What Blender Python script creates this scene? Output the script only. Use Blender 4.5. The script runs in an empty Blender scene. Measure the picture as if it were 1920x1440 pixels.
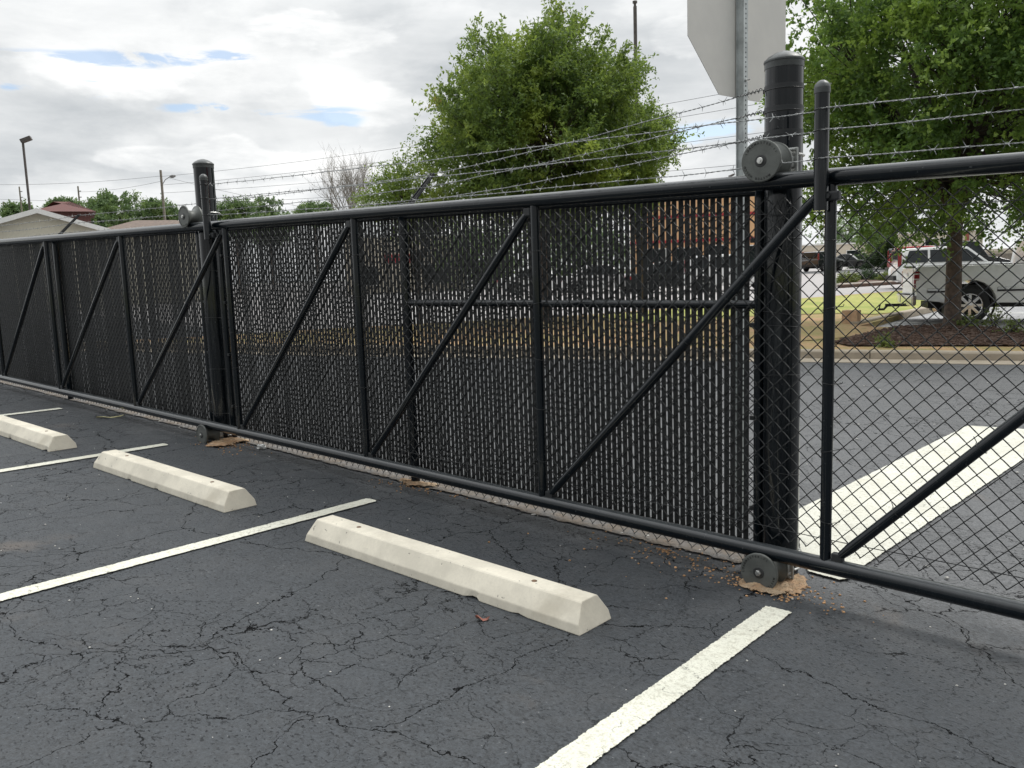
import bpy, bmesh, math, random
import numpy as np
from mathutils import Vector, Matrix, noise
R = math.radians
rnd = random.Random(7)
scene = bpy.context.scene
COL = scene.collection

# ------------------------------------------------------------------ camera
CAM = np.array([1.0426, -3.5675, 1.4924])
YAW, PITCH, ROLL, FPX = 0.7307, 0.1297, -0.0336, 1571.0
def cam_axes():
    cy, sy = math.cos(YAW), math.sin(YAW)
    f0 = np.array([-sy, cy, 0]); r0 = np.array([cy, sy, 0]); up = np.array([0, 0, 1.0])
    cp, sp = math.cos(PITCH), math.sin(PITCH)
    w = cp*f0 - sp*up; u2 = sp*f0 + cp*up
    cr, sr = math.cos(ROLL), math.sin(ROLL)
    return cr*r0 + sr*u2, -sr*r0 + cr*u2, w
CR, CU, CW = cam_axes()
cd = bpy.data.cameras.new("camera"); cam = bpy.data.objects.new("camera", cd); COL.objects.link(cam)
cd.sensor_width = 36; cd.lens = 36*FPX/1920; cd.clip_end = 3000; cd.clip_start = .05
cam.matrix_world = Matrix(((CR[0], CU[0], -CW[0], CAM[0]), (CR[1], CU[1], -CW[1], CAM[1]), (CR[2], CU[2], -CW[2], CAM[2]), (0, 0, 0, 1)))
scene.camera = cam
scene.view_settings.view_transform = 'Standard'; scene.view_settings.look = 'None'
scene.view_settings.exposure = 0.50; scene.view_settings.gamma = 1

def clip(v, a, b): return max(a, min(b, v))
def G(x, y):                       # height of the ground: a lot with a gentle cross fall, rising slowly far off
    return -.025*clip(x, -15, 5) - .018*clip(y, -6, 5) + .0125*clip(y-20, 0, 75)
def ray(px, py):
    d = CW + (px-960)/FPX*CR - (py-720)/FPX*CU
    return d
def at(px, py, h=0):               # photo pixel -> point on the ground
    d = ray(px, py); lo = 0
    t = .5
    while t < 600:
        p = CAM + t*d
        if p[2] < G(p[0], p[1]) + h:
            a, b = lo, t
            for _ in range(40):
                m = (a+b)/2; p = CAM+m*d
                if p[2] < G(p[0], p[1]) + h: b = m
                else: a = m
            return Vector(p)
        lo = t; t *= 1.03
    return Vector(CAM + 600*d)
def far(px, py, D):                # pixel at a depth -> point
    return Vector(CAM + D*ray(px, py))
def yaw_at(px):                    # heading of the view at that pixel, as a rotation about z from +y
    d = ray(px, 500); return math.atan2(-d[0], d[1])

# ------------------------------------------------------------------ node helpers
def nd(nt, t, ins=None, **kw):
    n = nt.nodes.new(t)
    for k, v in kw.items(): setattr(n, k, v)
    for k, v in (ins or {}).items():
        s = n.inputs[k]
        if isinstance(v, bpy.types.NodeSocket): nt.links.new(v, s)
        elif isinstance(v, bpy.types.Node): nt.links.new(v.outputs[0], s)
        else: s.default_value = v
    return n
def mth(nt, op, a, b=None, c=None, cl=False):
    n = nt.nodes.new('ShaderNodeMath'); n.operation = op; n.use_clamp = cl
    for i, v in enumerate((a, b, c)):
        if v is None: continue
        if isinstance(v, bpy.types.NodeSocket): nt.links.new(v, n.inputs[i])
        else: n.inputs[i].default_value = v
    return n.outputs[0]
def mix(nt, f, a, b, blend='MIX'):  # colours may be sockets
    n = nt.nodes.new('ShaderNodeMix'); n.data_type = 'RGBA'; n.blend_type = blend
    for i, v in ((0, f), (6, a), (7, b)):
        if isinstance(v, bpy.types.NodeSocket): nt.links.new(v, n.inputs[i])
        else: n.inputs[i].default_value = v if i == 0 else (*v[:3], 1)
    return n.outputs[2]
def rng(nt, v, a, b, c=0.0, d=1.0, smooth=True):
    n = nt.nodes.new('ShaderNodeMapRange')
    if smooth: n.interpolation_type = 'SMOOTHSTEP'
    for i, q in enumerate((v, a, b, c, d)):
        if isinstance(q, bpy.types.NodeSocket): nt.links.new(q, n.inputs[i])
        else: n.inputs[i].default_value = q
    return n.outputs[0]
def noi(nt, vec, scale, detail=3, rough=.5, dist=0):
    n = nd(nt, 'ShaderNodeTexNoise', {'Vector': vec, 'Scale': scale, 'Detail': detail, 'Roughness': rough, 'Distortion': dist})
    return n.outputs['Fac']

# ------------------------------------------------------------------ world: sky with broken cloud
SUN_EL, SUN_AZ = R(56), R(20)      # the sun stands high behind the fence
w = bpy.data.worlds.new("World"); scene.world = w; w.use_nodes = True
nt = w.node_tree; nt.nodes.clear()
sky = nd(nt, 'ShaderNodeTexSky', sky_type='NISHITA', sun_disc=False, sun_elevation=SUN_EL, sun_rotation=SUN_AZ, air_density=1.0, dust_density=1.0, ozone_density=2.0)
tc = nd(nt, 'ShaderNodeTexCoord'); dirv = tc.outputs['Generated']
sp = nd(nt, 'ShaderNodeSeparateXYZ', {0: dirv}); X, Y, Z = sp.outputs
zc = mth(nt, 'ADD', mth(nt, 'MAXIMUM', Z, 0.0), .16)
uv = nd(nt, 'ShaderNodeCombineXYZ', {0: mth(nt, 'DIVIDE', X, zc), 1: mth(nt, 'DIVIDE', Y, zc), 2: 3.3})
n1 = noi(nt, uv.outputs[0], 1.0, 7, .58, .35)
n2 = noi(nt, uv.outputs[0], 2.6, 8, .6, .2)
cumv = nd(nt, 'ShaderNodeVectorMath', {0: dirv, 1: (1, 1, 2.2)}, operation='MULTIPLY')
n3 = noi(nt, cumv.outputs[0], 6.0, 8, .6, .6)
AZ = mth(nt, 'ARCTAN2', mth(nt, 'MULTIPLY', X, -1), Y); EL = mth(nt, 'ARCSINE', Z)
def blob(px, py, sx, sy, wob=.6):
    d = ray(px, py); d = d/np.linalg.norm(d); a = math.atan2(-d[0], d[1]); e = math.asin(d[2])
    da = mth(nt, 'DIVIDE', mth(nt, 'SUBTRACT', AZ, a), sx/FPX); de = mth(nt, 'DIVIDE', mth(nt, 'SUBTRACT', EL, e), sy/FPX)
    r2 = mth(nt, 'ADD', mth(nt, 'MULTIPLY', da, da), mth(nt, 'MULTIPLY', de, de))
    return mth(nt, 'EXPONENT', mth(nt, 'MULTIPLY', r2, -1))
def add(*v):
    o = v[0]
    for q in v[1:]: o = mth(nt, 'ADD', o, q)
    return o
blue = add(blob(150, 112, 130, 13), blob(320, 108, 110, 13), blob(175, 170, 40, 26), blob(520, 208, 150, 13), blob(635, 228, 45, 17), blob(430, 106, 40, 11), blob(1330, 248, 110, 24), blob(20, 168, 40, 11), blob(380, 204, 70, 9))
strv = nd(nt, 'ShaderNodeVectorMath', {0: dirv, 1: (1, 1, 5)}, operation='MULTIPLY')
n4 = noi(nt, strv.outputs[0], 9.0, 8, .62, .4)
blue = mth(nt, 'MULTIPLY', blue, add(mth(nt, 'MULTIPLY', rng(nt, n4, .36, .62), 1.1), mth(nt, 'MULTIPLY', n2, .35)))
bm_ = rng(nt, blue, .34, .95, 0, .66)
shade = rng(nt, add(mth(nt, 'MULTIPLY', n1, .55), mth(nt, 'MULTIPLY', n2, .3), mth(nt, 'MULTIPLY', n3, .25)), .42, .68)
dark = add(blob(230, 215, 105, 26), mth(nt, 'MULTIPLY', blob(800, 90, 160, 130), .9), mth(nt, 'MULTIPLY', blob(1250, 130, 60, 60), .3), mth(nt, 'MULTIPLY', blob(120, 290, 260, 38), .7), mth(nt, 'MULTIPLY', blob(250, 330, 330, 20), .5))
brig = mth(nt, 'MULTIPLY', add(blob(440, 262, 45, 34), blob(230, 292, 60, 18), blob(470, 300, 110, 20), blob(330, 150, 300, 32), blob(640, 310, 70, 25), blob(1330, 40, 90, 60)), rng(nt, n3, .35, .65))
cumb = add(blob(438, 262, 62, 44), blob(300, 300, 150, 24), blob(520, 318, 130, 26), blob(650, 325, 80, 24), blob(210, 150, 190, 40), blob(560, 60, 150, 40), blob(1300, 60, 90, 40), blob(700, 200, 110, 40))
cum = rng(nt, add(mth(nt, 'MULTIPLY', cumb, .75), mth(nt, 'MULTIPLY', mth(nt, 'SUBTRACT', noi(nt, cumv.outputs[0], 9.0, 9, .55), .5), 1.5)), .33, .50)
brig = mth(nt, 'ADD', mth(nt, 'MULTIPLY', brig, .4), mth(nt, 'MULTIPLY', mth(nt, 'MULTIPLY', cum, rng(nt, n4, .3, .65, .35, 1)), .42))
puff = rng(nt, noi(nt, cumv.outputs[0], 4.2, 9, .55, .25), .44, .58)
val = add(mth(nt, 'MULTIPLY', shade, .42), mth(nt, 'MULTIPLY', puff, .30), mth(nt, 'MULTIPLY', mth(nt, 'SUBTRACT', n4, .5), .45), mth(nt, 'MULTIPLY', brig, .75), .22)
val = mth(nt, 'SUBTRACT', val, mth(nt, 'MULTIPLY', dark, .42), cl=True)
cl = mix(nt, val, (.43, .455, .475), (.83, .835, .83))
dsp = nd(nt, 'ShaderNodeVectorMath', {0: dirv, 1: (-.74, .67, .0)}, operation='DOT_PRODUCT').outputs['Value']
back = rng(nt, dsp, -.75, .35, .48, 1.0)      # unseen sky behind the viewer, dimmed to darken reflections in the pipes
elev = mth(nt, 'MULTIPLY', back, rng(nt, Z, .22, .9, .93, 2.5))          # an overcast sky is brighter overhead
cb = nd(nt, 'ShaderNodeBackground', {'Color': cl, 'Strength': elev})
sb = nd(nt, 'ShaderNodeBackground', {'Color': sky.outputs[0], 'Strength': .13})
ms = nd(nt, 'ShaderNodeMixShader', {0: bm_, 1: cb.outputs[0], 2: sb.outputs[0]})
nd(nt, 'ShaderNodeOutputWorld', {0: ms.outputs[0]})
ld = bpy.data.lights.new("sun", 'SUN'); ld.energy = 1.3; ld.angle = R(14); ld.color = (1, .96, .9)
sun = bpy.data.objects.new("sun", ld); COL.objects.link(sun)
sdir = Vector((math.sin(SUN_AZ)*math.cos(SUN_EL), math.cos(SUN_AZ)*math.cos(SUN_EL), math.sin(SUN_EL)))
sun.rotation_euler = (-sdir).to_track_quat('-Z', 'Y').to_euler()

# ------------------------------------------------------------------ materials
def new_mat(name):
    m = bpy.data.materials.new(name); m.use_nodes = True; nt = m.node_tree; nt.nodes.clear()
    out = nd(nt, 'ShaderNodeOutputMaterial'); b = nd(nt, 'ShaderNodeBsdfPrincipled')
    nt.links.new(b.outputs[0], out.inputs[0]); return m, nt, b, out
def setc(nt, b, k, v):
    if isinstance(v, bpy.types.NodeSocket): nt.links.new(v, b.inputs[k])
    else: b.inputs[k].default_value = v
def simple(name, c, rough=.5, metal=0, var=.12, scale=8, bump=0, bscale=60, coat=0, rvar=.08, c2=None, alpha=1):
    m, nt, b, out = new_mat(name)
    tc = nd(nt, 'ShaderNodeTexCoord'); v = tc.outputs['Object']
    n = noi(nt, v, scale, 5, .6)
    lo = tuple(x*(1-var) for x in c); hi = tuple(x*(1+var) for x in c) if c2 is None else c2
    setc(nt, b, 'Base Color', mix(nt, rng(nt, n, .3, .7), lo, hi))
    setc(nt, b, 'Roughness', rng(nt, n, .3, .7, max(.02, rough-rvar), min(1, rough+rvar)))
    b.inputs['Metallic'].default_value = metal; b.inputs['Coat Weight'].default_value = coat; b.inputs['Coat Roughness'].default_value = .08
    if bump:
        bn = nd(nt, 'ShaderNodeBump', {'Height': noi(nt, v, bscale, 6, .65), 'Strength': bump, 'Distance': .01})
        nt.links.new(bn.outputs[0], b.inputs['Normal'])
    return m
M = {}
def black_vinyl(name, c, rough, dust_sheen):
    m, nt, b, out = new_mat(name)
    v = nd(nt, 'ShaderNodeTexCoord').outputs['Object']
    st = nd(nt, 'ShaderNodeMapping', {'Vector': v, 'Scale': (14, 14, .9)})
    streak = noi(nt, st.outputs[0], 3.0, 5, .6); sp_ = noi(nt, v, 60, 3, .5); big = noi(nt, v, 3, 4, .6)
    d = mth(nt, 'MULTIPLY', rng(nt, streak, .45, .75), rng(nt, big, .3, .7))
    d = mth(nt, 'ADD', mth(nt, 'MULTIPLY', d, dust_sheen), mth(nt, 'MULTIPLY', rng(nt, sp_, .68, .75), .35))  # pale streaks: dust, plus sky reflections on the posts painted into the colour
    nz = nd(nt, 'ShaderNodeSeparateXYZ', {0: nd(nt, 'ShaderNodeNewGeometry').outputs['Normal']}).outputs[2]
    d = mth(nt, 'ADD', d, mth(nt, 'MULTIPLY', mth(nt, 'MULTIPLY', rng(nt, nz, .35, .95), rng(nt, big, .25, .6, .6, 1)), .30), cl=True)      # upward faces lightened: sky highlight put into the colour, with some dust
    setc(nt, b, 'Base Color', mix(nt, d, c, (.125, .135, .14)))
    setc(nt, b, 'Roughness', rng(nt, d, 0, .5, rough, rough+.3, smooth=False))
    b.inputs['Specular IOR Level'].default_value = .35; b.inputs['Coat Weight'].default_value = .3; b.inputs['Coat Roughness'].default_value = .04
    bn = nd(nt, 'ShaderNodeBump', {'Height': noi(nt, v, 40, 4, .6), 'Strength': .06, 'Distance': .004}); nt.links.new(bn.outputs[0], b.inputs['Normal'])
    return m
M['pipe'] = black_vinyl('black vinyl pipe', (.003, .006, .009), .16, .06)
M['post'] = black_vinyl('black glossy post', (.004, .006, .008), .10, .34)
M['wire'] = simple('black vinyl wire', (.009, .011, .012), .3, var=.3)
M['slat'] = simple('black plastic slat', (.011, .0125, .0135), .55, var=.35, scale=30, bump=.1, bscale=80)
M['strap'] = simple('dull black strap', (.014, .016, .018), .45, var=.2)
M['capgrey'] = simple('weathered black cap', (.06, .065, .065), .38, metal=.3, var=.25, scale=18, bump=.15)
M['cast'] = simple('grey cast roller', (.11, .117, .11), .5, metal=.25, var=.15, scale=20, bump=.15, bscale=90)
M['hub'] = simple('dark roller hub', (.03, .032, .032), .55, var=.3)
M['alu'] = simple('dull aluminium bracket', (.36, .37, .36), .42, metal=.75, var=.2, scale=25, bump=.15)
M['bolt'] = simple('zinc bolt', (.62, .62, .6), .3, metal=.85, var=.15, scale=30)
M['barb'] = simple('galvanised barbed wire', (.30, .31, .31), .38, metal=.8, var=.35, scale=50)
M['letter'] = simple('black lettering', (.015, .015, .015), .6)
M['galv'] = simple('galvanised steel', (.42, .45, .45), .45, metal=.5, var=.22, scale=14, bump=.08)
M['hole'] = simple('dark punched hole', (.03, .03, .03), .9)
M['signback'] = simple('bare aluminium sign back', (.55, .54, .51), .5, metal=.15, var=.05, scale=6)
M['signface'] = simple('red sign face', (.5, .02, .02), .4)
M['bronze'] = simple('bronze lamp pole', (.085, .075, .07), .5, var=.2)
M['wood'] = simple('weathered utility pole wood', (.20, .18, .15), .85, var=.25, scale=12)
M['cable'] = simple('overhead cable', (.05, .05, .05), .7)
M['steelgrey'] = simple('grey lamp head', (.25, .25, .25), .5, metal=.4)
M['rebar'] = simple('rusty steel pin', (.16, .10, .06), .75, var=.4, scale=60, bump=.4)
M['bark'] = simple('tree bark', (.10, .075, .06), .9, var=.45, scale=14, bump=.8, bscale=18)
M['barkdark'] = simple('dark branch bark', (.055, .045, .036), .9, var=.4, scale=14, bump=.6, bscale=30)
M['siding'] = simple('tan siding', (.60, .57, .47), .8, var=.05)
M['trimw'] = simple('white trim', (.75, .75, .73), .6, var=.04)
M['rooft'] = simple('brown shingle roof', (.15, .115, .095), .9, var=.25, scale=5, bump=.4)
M['redroof'] = simple('red brown roof', (.115, .05, .045), .9, var=.2, scale=5)
M['redwall'] = simple('red brown wall', (.14, .065, .06), .9, var=.15)
M['tanwall'] = simple('orange tan stucco', (.70, .43, .23), .85, var=.07)
M['redband'] = simple('red band', (.42, .035, .04), .6)
M['cream'] = simple('cream wall', (.62, .56, .46), .85, var=.06)
M['brick'] = simple('red brick', (.28, .10, .07), .9, var=.25, scale=30)
M['glass'] = simple('dark glass', (.015, .02, .022), .06, var=.2, rvar=.02)
M['plastic'] = simple('black plastic trim', (.02, .02, .02), .6)
M['silver'] = simple('silver car paint', (.78, .79, .78), .3, metal=.05, var=.04, coat=.8, rvar=.02)
M['whitep'] = simple('white car paint', (.72, .72, .72), .3, var=.03, coat=.8, rvar=.02)
M['blackp'] = simple('black car paint', (.012, .013, .015), .25, var=.1, coat=.8, rvar=.02)
M['redp'] = simple('red car paint', (.4, .02, .02), .3, var=.1, coat=.8, rvar=.02)
M['chrome'] = simple('chrome', (.75, .75, .76), .12, metal=1, var=.05, rvar=.03)
M['tyre'] = simple('tyre rubber', (.018, .018, .019), .8, var=.2, scale=20)
M['redlens'] = simple('red lamp lens', (.22, .008, .012), .15, coat=.5, rvar=.02)
M['whitelens'] = simple('clear lamp lens', (.6, .58, .55), .15, coat=.5, rvar=.02)
M['weed'] = simple('weed leaves', (.12, .20, .04), .7, var=.3, scale=5)
M['paper'] = simple('crumpled foil wrapper', (.62, .63, .62), .35, metal=.4, var=.3, scale=50)
M['dryleaf'] = simple('dry leaf', (.50, .47, .26), .7, var=.3, scale=30)
M['redleaf'] = simple('red leaf', (.27, .10, .07), .7, var=.3, scale=30)
M['pebble'] = simple('pale pebble', (.5, .49, .46), .8, var=.3, scale=9)

def concrete(name, c, stain, bump=.25, lot=False):
    m, nt, b, out = new_mat(name)
    v = nd(nt, 'ShaderNodeTexCoord').outputs['Object']
    a = noi(nt, v, 5, 6, .6); f = noi(nt, v, 90, 4, .6); pit = noi(nt, v, 38, 3, .5)
    col = mix(nt, rng(nt, a, .35, .68), tuple(x*.86 for x in c), tuple(x*1.06 for x in c))
    col = mix(nt, mth(nt, 'MULTIPLY', rng(nt, f, .35, .7), .25), col, tuple(x*.75 for x in c))
    col = mix(nt, mth(nt, 'MULTIPLY', rng(nt, noi(nt, v, 2.2, 5, .65, .4), .55, .75), stain), col, (.26, .21, .13))
    col = mix(nt, mth(nt, 'MULTIPLY', rng(nt, pit, .69, .73), .7), col, (.16, .15, .13))
    setc(nt, b, 'Base Color', col); b.inputs['Roughness'].default_value = .85
    h = mth(nt, 'SUBTRACT', mth(nt, 'MULTIPLY', f, .4), rng(nt, pit, .66, .74))
    bn = nd(nt, 'ShaderNodeBump', {'Height': h, 'Strength': bump, 'Distance': .004}); nt.links.new(bn.outputs[0], b.inputs['Normal'])
    return m
M['concrete'] = concrete('wheel stop concrete', (.70, .655, .545), .25)
M['curb'] = concrete('old kerb concrete', (.37, .32, .25), .5)
M['curbgrey'] = concrete('grey kerb concrete', (.42, .39, .34), .3)
M['road'] = concrete('worn pale road', (.36, .345, .34), .12, .1)
M['block'] = simple('clay coloured concrete block', (.50, .34, .22), .9, var=.2)

def asphalt(name, near=True, base=(.036, .0405, .0455), old=None):
    m, nt, b, out = new_mat(name)
    v = nd(nt, 'ShaderNodeTexCoord').outputs['Object']
    if old:          # fresh sealer in front of the fence fades into older, paler paving beyond it
        yy = nd(nt, 'ShaderNodeSeparateXYZ', {0: v}).outputs[1]
        fo = rng(nt, mth(nt, 'ADD', yy, mth(nt, 'MULTIPLY', mth(nt, 'SUBTRACT', noi(nt, v, 1.4, 6, .65), .5), 1.6)), -.35, .55)
    scl_c = lambda k: mix(nt, fo, tuple(x*k for x in base), tuple(x*k for x in old)) if old else tuple(x*k for x in base)
    wob = nd(nt, 'ShaderNodeTexNoise', {'Vector': v, 'Scale': 2.6, 'Detail': 8, 'Roughness': .62})
    sub = nd(nt, 'ShaderNodeVectorMath', {0: wob.outputs['Color'], 1: (.5, .5, .5)}, operation='SUBTRACT')
    scl = nd(nt, 'ShaderNodeVectorMath', {0: sub.outputs[0], 'Scale': .42}, operation='SCALE')
    wv = nd(nt, 'ShaderNodeVectorMath', {0: v, 1: scl.outputs[0]}, operation='ADD').outputs[0]
    def crack(scale, wd, seed, t0, t1, ms):
        off = nd(nt, 'ShaderNodeVectorMath', {0: wv, 1: (seed, seed*.7, 0)}, operation='ADD').outputs[0]
        e = nd(nt, 'ShaderNodeTexVoronoi', {'Vector': off, 'Scale': scale}, feature='DISTANCE_TO_EDGE', voronoi_dimensions='2D').outputs['Distance']
        o2 = nd(nt, 'ShaderNodeVectorMath', {0: v, 1: (seed*3, seed, 0)}, operation='ADD').outputs[0]
        mk = rng(nt, noi(nt, o2, ms, 4, .6), t0, t1)
        wn = rng(nt, noi(nt, v, 16, 5, .7), .36, .66, .25, 1.35)
        wd2 = mth(nt, 'MULTIPLY', mth(nt, 'MULTIPLY', wn, mk), wd*scale)
        return mth(nt, 'MULTIPLY', rng(nt, mth(nt, 'DIVIDE', e, mth(nt, 'MAXIMUM', wd2, .0005)), .7, 1.0, 1, 0), mk)
    c1 = crack(2.7, .0042, 3.1, .38, .58, .7)
    c2 = crack(5.4, .0029, 9.7, .42, .60, .9)
    c3 = crack(.8, .0042, 17.2, .2, .4, .4)
    cr = mth(nt, 'MAXIMUM', mth(nt, 'MAXIMUM', c1, c2), c3)
    pv = nd(nt, 'ShaderNodeMapping', {'Vector': v, 'Rotation': (0, 0, .3), 'Scale': (1, 1.5, 1)}).outputs[0]
    pits = rng(nt, noi(nt, pv, 55, 2, .5), .62, .66)
    pits = mth(nt, 'MULTIPLY', pits, rng(nt, noi(nt, v, 1.3, 3), .4, .65, .45, 1))
    agg = nd(nt, 'ShaderNodeTexVoronoi', {'Vector': v, 'Scale': 120.0}).outputs['Distance']
    f = noi(nt, v, 75, 6, .8); g = noi(nt, v, .9, 5, .6); g2 = noi(nt, v, 6, 5, .6)
    col = mix(nt, rng(nt, f, .36, .64), scl_c(.5), scl_c(1.55)); col = mix(nt, mth(nt, 'MULTIPLY', rng(nt, noi(nt, v, 28, 4, .7), .5, .66), .35), col, scl_c(1.9))
    col = mix(nt, mth(nt, 'MULTIPLY', rng(nt, g, .3, .7), .3), col, scl_c(1.5))
    col = mix(nt, mth(nt, 'MULTIPLY', rng(nt, g2, .4, .75), .16), col, (.10, .10, .10))
    br = rng(nt, noi(nt, nd(nt, 'ShaderNodeVectorMath', {0: v, 1: (5.3, 2.1, 0)}, operation='ADD').outputs[0], 1.15, 5, .62, .3), .60, .78)
    col = mix(nt, mth(nt, 'MULTIPLY', br, .5), col, (.13, .105, .085))
    spk = rng(nt, noi(nt, v, 75, 2, .5), .745, .77)
    col = mix(nt, mth(nt, 'MULTIPLY', spk, .5), col, (.30, .29, .27))
    col = mix(nt, mth(nt, 'MULTIPLY', pits, .75), col, (.012, .012, .013))
    col = mix(nt, mth(nt, 'MULTIPLY', cr, .93), col, (.008, .008, .008))
    halo = mth(nt, 'MULTIPLY', rng(nt, noi(nt, v, 1.1, 3), .5, .7), .0)
    setc(nt, b, 'Base Color', col)
    setc(nt, b, 'Roughness', rng(nt, f, .3, .7, .62, .82))
    setc(nt, b, 'Specular IOR Level', mth(nt, 'MULTIPLY', mth(nt, 'SUBTRACT', 1.0, mth(nt, 'MAXIMUM', cr, mth(nt, 'MULTIPLY', pits, .7))), .42))
    h = mth(nt, 'SUBTRACT', add2(nt, mth(nt, 'MULTIPLY', f, .35), mth(nt, 'MULTIPLY', agg, .30), mth(nt, 'MULTIPLY', g2, .5)), mth(nt, 'ADD', mth(nt, 'MULTIPLY', cr, 1.6), mth(nt, 'MULTIPLY', pits, .8)))
    bn = nd(nt, 'ShaderNodeBump', {'Height': h, 'Strength': .75, 'Distance': .008}); nt.links.new(bn.outputs[0], b.inputs['Normal'])
    return m
def add2(nt, *v):
    o = v[0]
    for q in v[1:]: o = mth(nt, 'ADD', o, q)
    return o
M['asphalt'] = asphalt('sealed asphalt', old=(.085, .088, .092))
M['asphalt2'] = M['asphalt']
M['asphalt3'] = asphalt('pale parking asphalt', base=(.27, .27, .275))

def paint(name, c, wear=.25):
    """thermoplastic paint sheet; attribute 'edge' = metres to the nearest edge; worn through where it breaks up"""
    m, nt, b, out = new_mat(name)
    v = nd(nt, 'ShaderNodeTexCoord').outputs['Object']
    e = nd(nt, 'ShaderNodeAttribute', attribute_name='edge').outputs['Fac']
    n = noi(nt, v, 55, 5, .7); n2 = noi(nt, v, 9, 4, .6); nb = noi(nt, v, 150, 3, .6)
    lim = add2(nt, mth(nt, 'MULTIPLY', mth(nt, 'SUBTRACT', n, .5), .020), mth(nt, 'MULTIPLY', mth(nt, 'SUBTRACT', n2, .5), .016), .008)
    cover = rng(nt, mth(nt, 'SUBTRACT', e, lim), -.0008, .0008)
    chip = rng(nt, mth(nt, 'ADD', mth(nt, 'MULTIPLY', nb, .6), mth(nt, 'MULTIPLY', n2, .4)), .60, .66, 1, 1-wear)
    col = mix(nt, rng(nt, noi(nt, v, 3, 5, .6), .35, .7), c, tuple(x*.86 for x in c))
    col = mix(nt, mth(nt, 'MULTIPLY', rng(nt, nb, .50, .66), .55), col, (.36, .35, .29)); col = mix(nt, mth(nt, 'MULTIPLY', rng(nt, noi(nt, v, 46, 5, .75), .50, .62), .5), col, (.33, .31, .24)); col = mix(nt, mth(nt, 'MULTIPLY', rng(nt, noi(nt, v, 1.6, 5, .65), .5, .7), .3), col, (.46, .43, .33))
    # cracks carried up from the asphalt
    wob = nd(nt, 'ShaderNodeTexNoise', {'Vector': v, 'Scale': 2.6, 'Detail': 8, 'Roughness': .62})
    sub = nd(nt, 'ShaderNodeVectorMath', {0: wob.outputs['Color'], 1: (.5, .5, .5)}, operation='SUBTRACT')
    scl = nd(nt, 'ShaderNodeVectorMath', {0: sub.outputs[0], 'Scale': .42}, operation='SCALE')
    wv = nd(nt, 'ShaderNodeVectorMath', {0: v, 1: scl.outputs[0]}, operation='ADD').outputs[0]
    ed = nd(nt, 'ShaderNodeTexVoronoi', {'Vector': wv, 'Scale': 4.2}, feature='DISTANCE_TO_EDGE', voronoi_dimensions='2D').outputs['Distance']
    ck = mth(nt, 'MULTIPLY', rng(nt, ed, .004, .012, 1, 0), rng(nt, noi(nt, v, 14, 4, .7), .45, .6))
    col = mix(nt, mth(nt, 'MULTIPLY', ck, .8), col, (.05, .05, .045))
    setc(nt, b, 'Base Color', col); b.inputs['Roughness'].default_value = .75
    bn = nd(nt, 'ShaderNodeBump', {'Height': nb, 'Strength': .06, 'Distance': .002}); nt.links.new(bn.outputs[0], b.inputs['Normal'])
    tr = nd(nt, 'ShaderNodeBsdfTransparent')
    ms = nd(nt, 'ShaderNodeMixShader', {0: mth(nt, 'MULTIPLY', cover, chip), 1: tr.outputs[0], 2: b.outputs[0]})
    nt.links.new(ms.outputs[0], out.inputs[0])
    return m
M['paint'] = paint('white line paint', (.66, .66, .57))
M['paint2'] = paint('thick white bar paint', (.60, .60, .53), .30)
def soil(name, c1, c2, c3, scale=3, bump=.8, edge=True, fine=40):
    m, nt, b, out = new_mat(name)
    v = nd(nt, 'ShaderNodeTexCoord').outputs['Object']
    a = noi(nt, v, scale, 6, .65); f = noi(nt, v, fine, 6, .75)
    col = mix(nt, rng(nt, a, .35, .65), c1, c2); col = mix(nt, rng(nt, f, .5, .72), col, c3)
    setc(nt, b, 'Base Color', col); b.inputs['Roughness'].default_value = .95
    bn = nd(nt, 'ShaderNodeBump', {'Height': f, 'Strength': bump, 'Distance': .03}); nt.links.new(bn.outputs[0], b.inputs['Normal'])
    if edge:
        e = nd(nt, 'ShaderNodeAttribute', attribute_name='edge').outputs['Fac']
        lim = add2(nt, mth(nt, 'MULTIPLY', mth(nt, 'SUBTRACT', f, .5), .05*edge), mth(nt, 'MULTIPLY', mth(nt, 'SUBTRACT', noi(nt, v, 12, 5, .6), .5), .10*edge), .022*edge)
        tr = nd(nt, 'ShaderNodeBsdfTransparent')
        ms = nd(nt, 'ShaderNodeMixShader', {0: rng(nt, mth(nt, 'SUBTRACT', e, lim), -.001, .001), 1: tr.outputs[0], 2: b.outputs[0]})
        nt.links.new(ms.outputs[0], out.inputs[0])
    return m
M['claydirt'] = soil('orange clay dirt', (.52, .32, .18), (.60, .46, .31), (.26, .20, .15), 9, 1.0, 1.3, 45)
M['grit'] = soil('pale grit', (.30, .25, .20), (.27, .26, .25), (.10, .095, .09), 7, 1.2, 1.0, 50)
M['lawn'] = soil('yellow green lawn', (.24, .275, .06), (.35, .34, .10), (.16, .20, .045), .9, 1.0, False, 7)  # the grass's own yellow green
M['verge'] = soil('dry verge', (.30, .25, .10), (.44, .27, .15), (.15, .19, .05), .8, 1.0, False, 5)
M['mulch'] = soil('bark mulch', (.085, .05, .036), (.12, .075, .055), (.20, .14, .10), 3, 1.2, False, 28)
M['earth'] = soil('far ground', (.16, .18, .07), (.22, .22, .12), (.14, .15, .08), .1, .5, False, 2)

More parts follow.
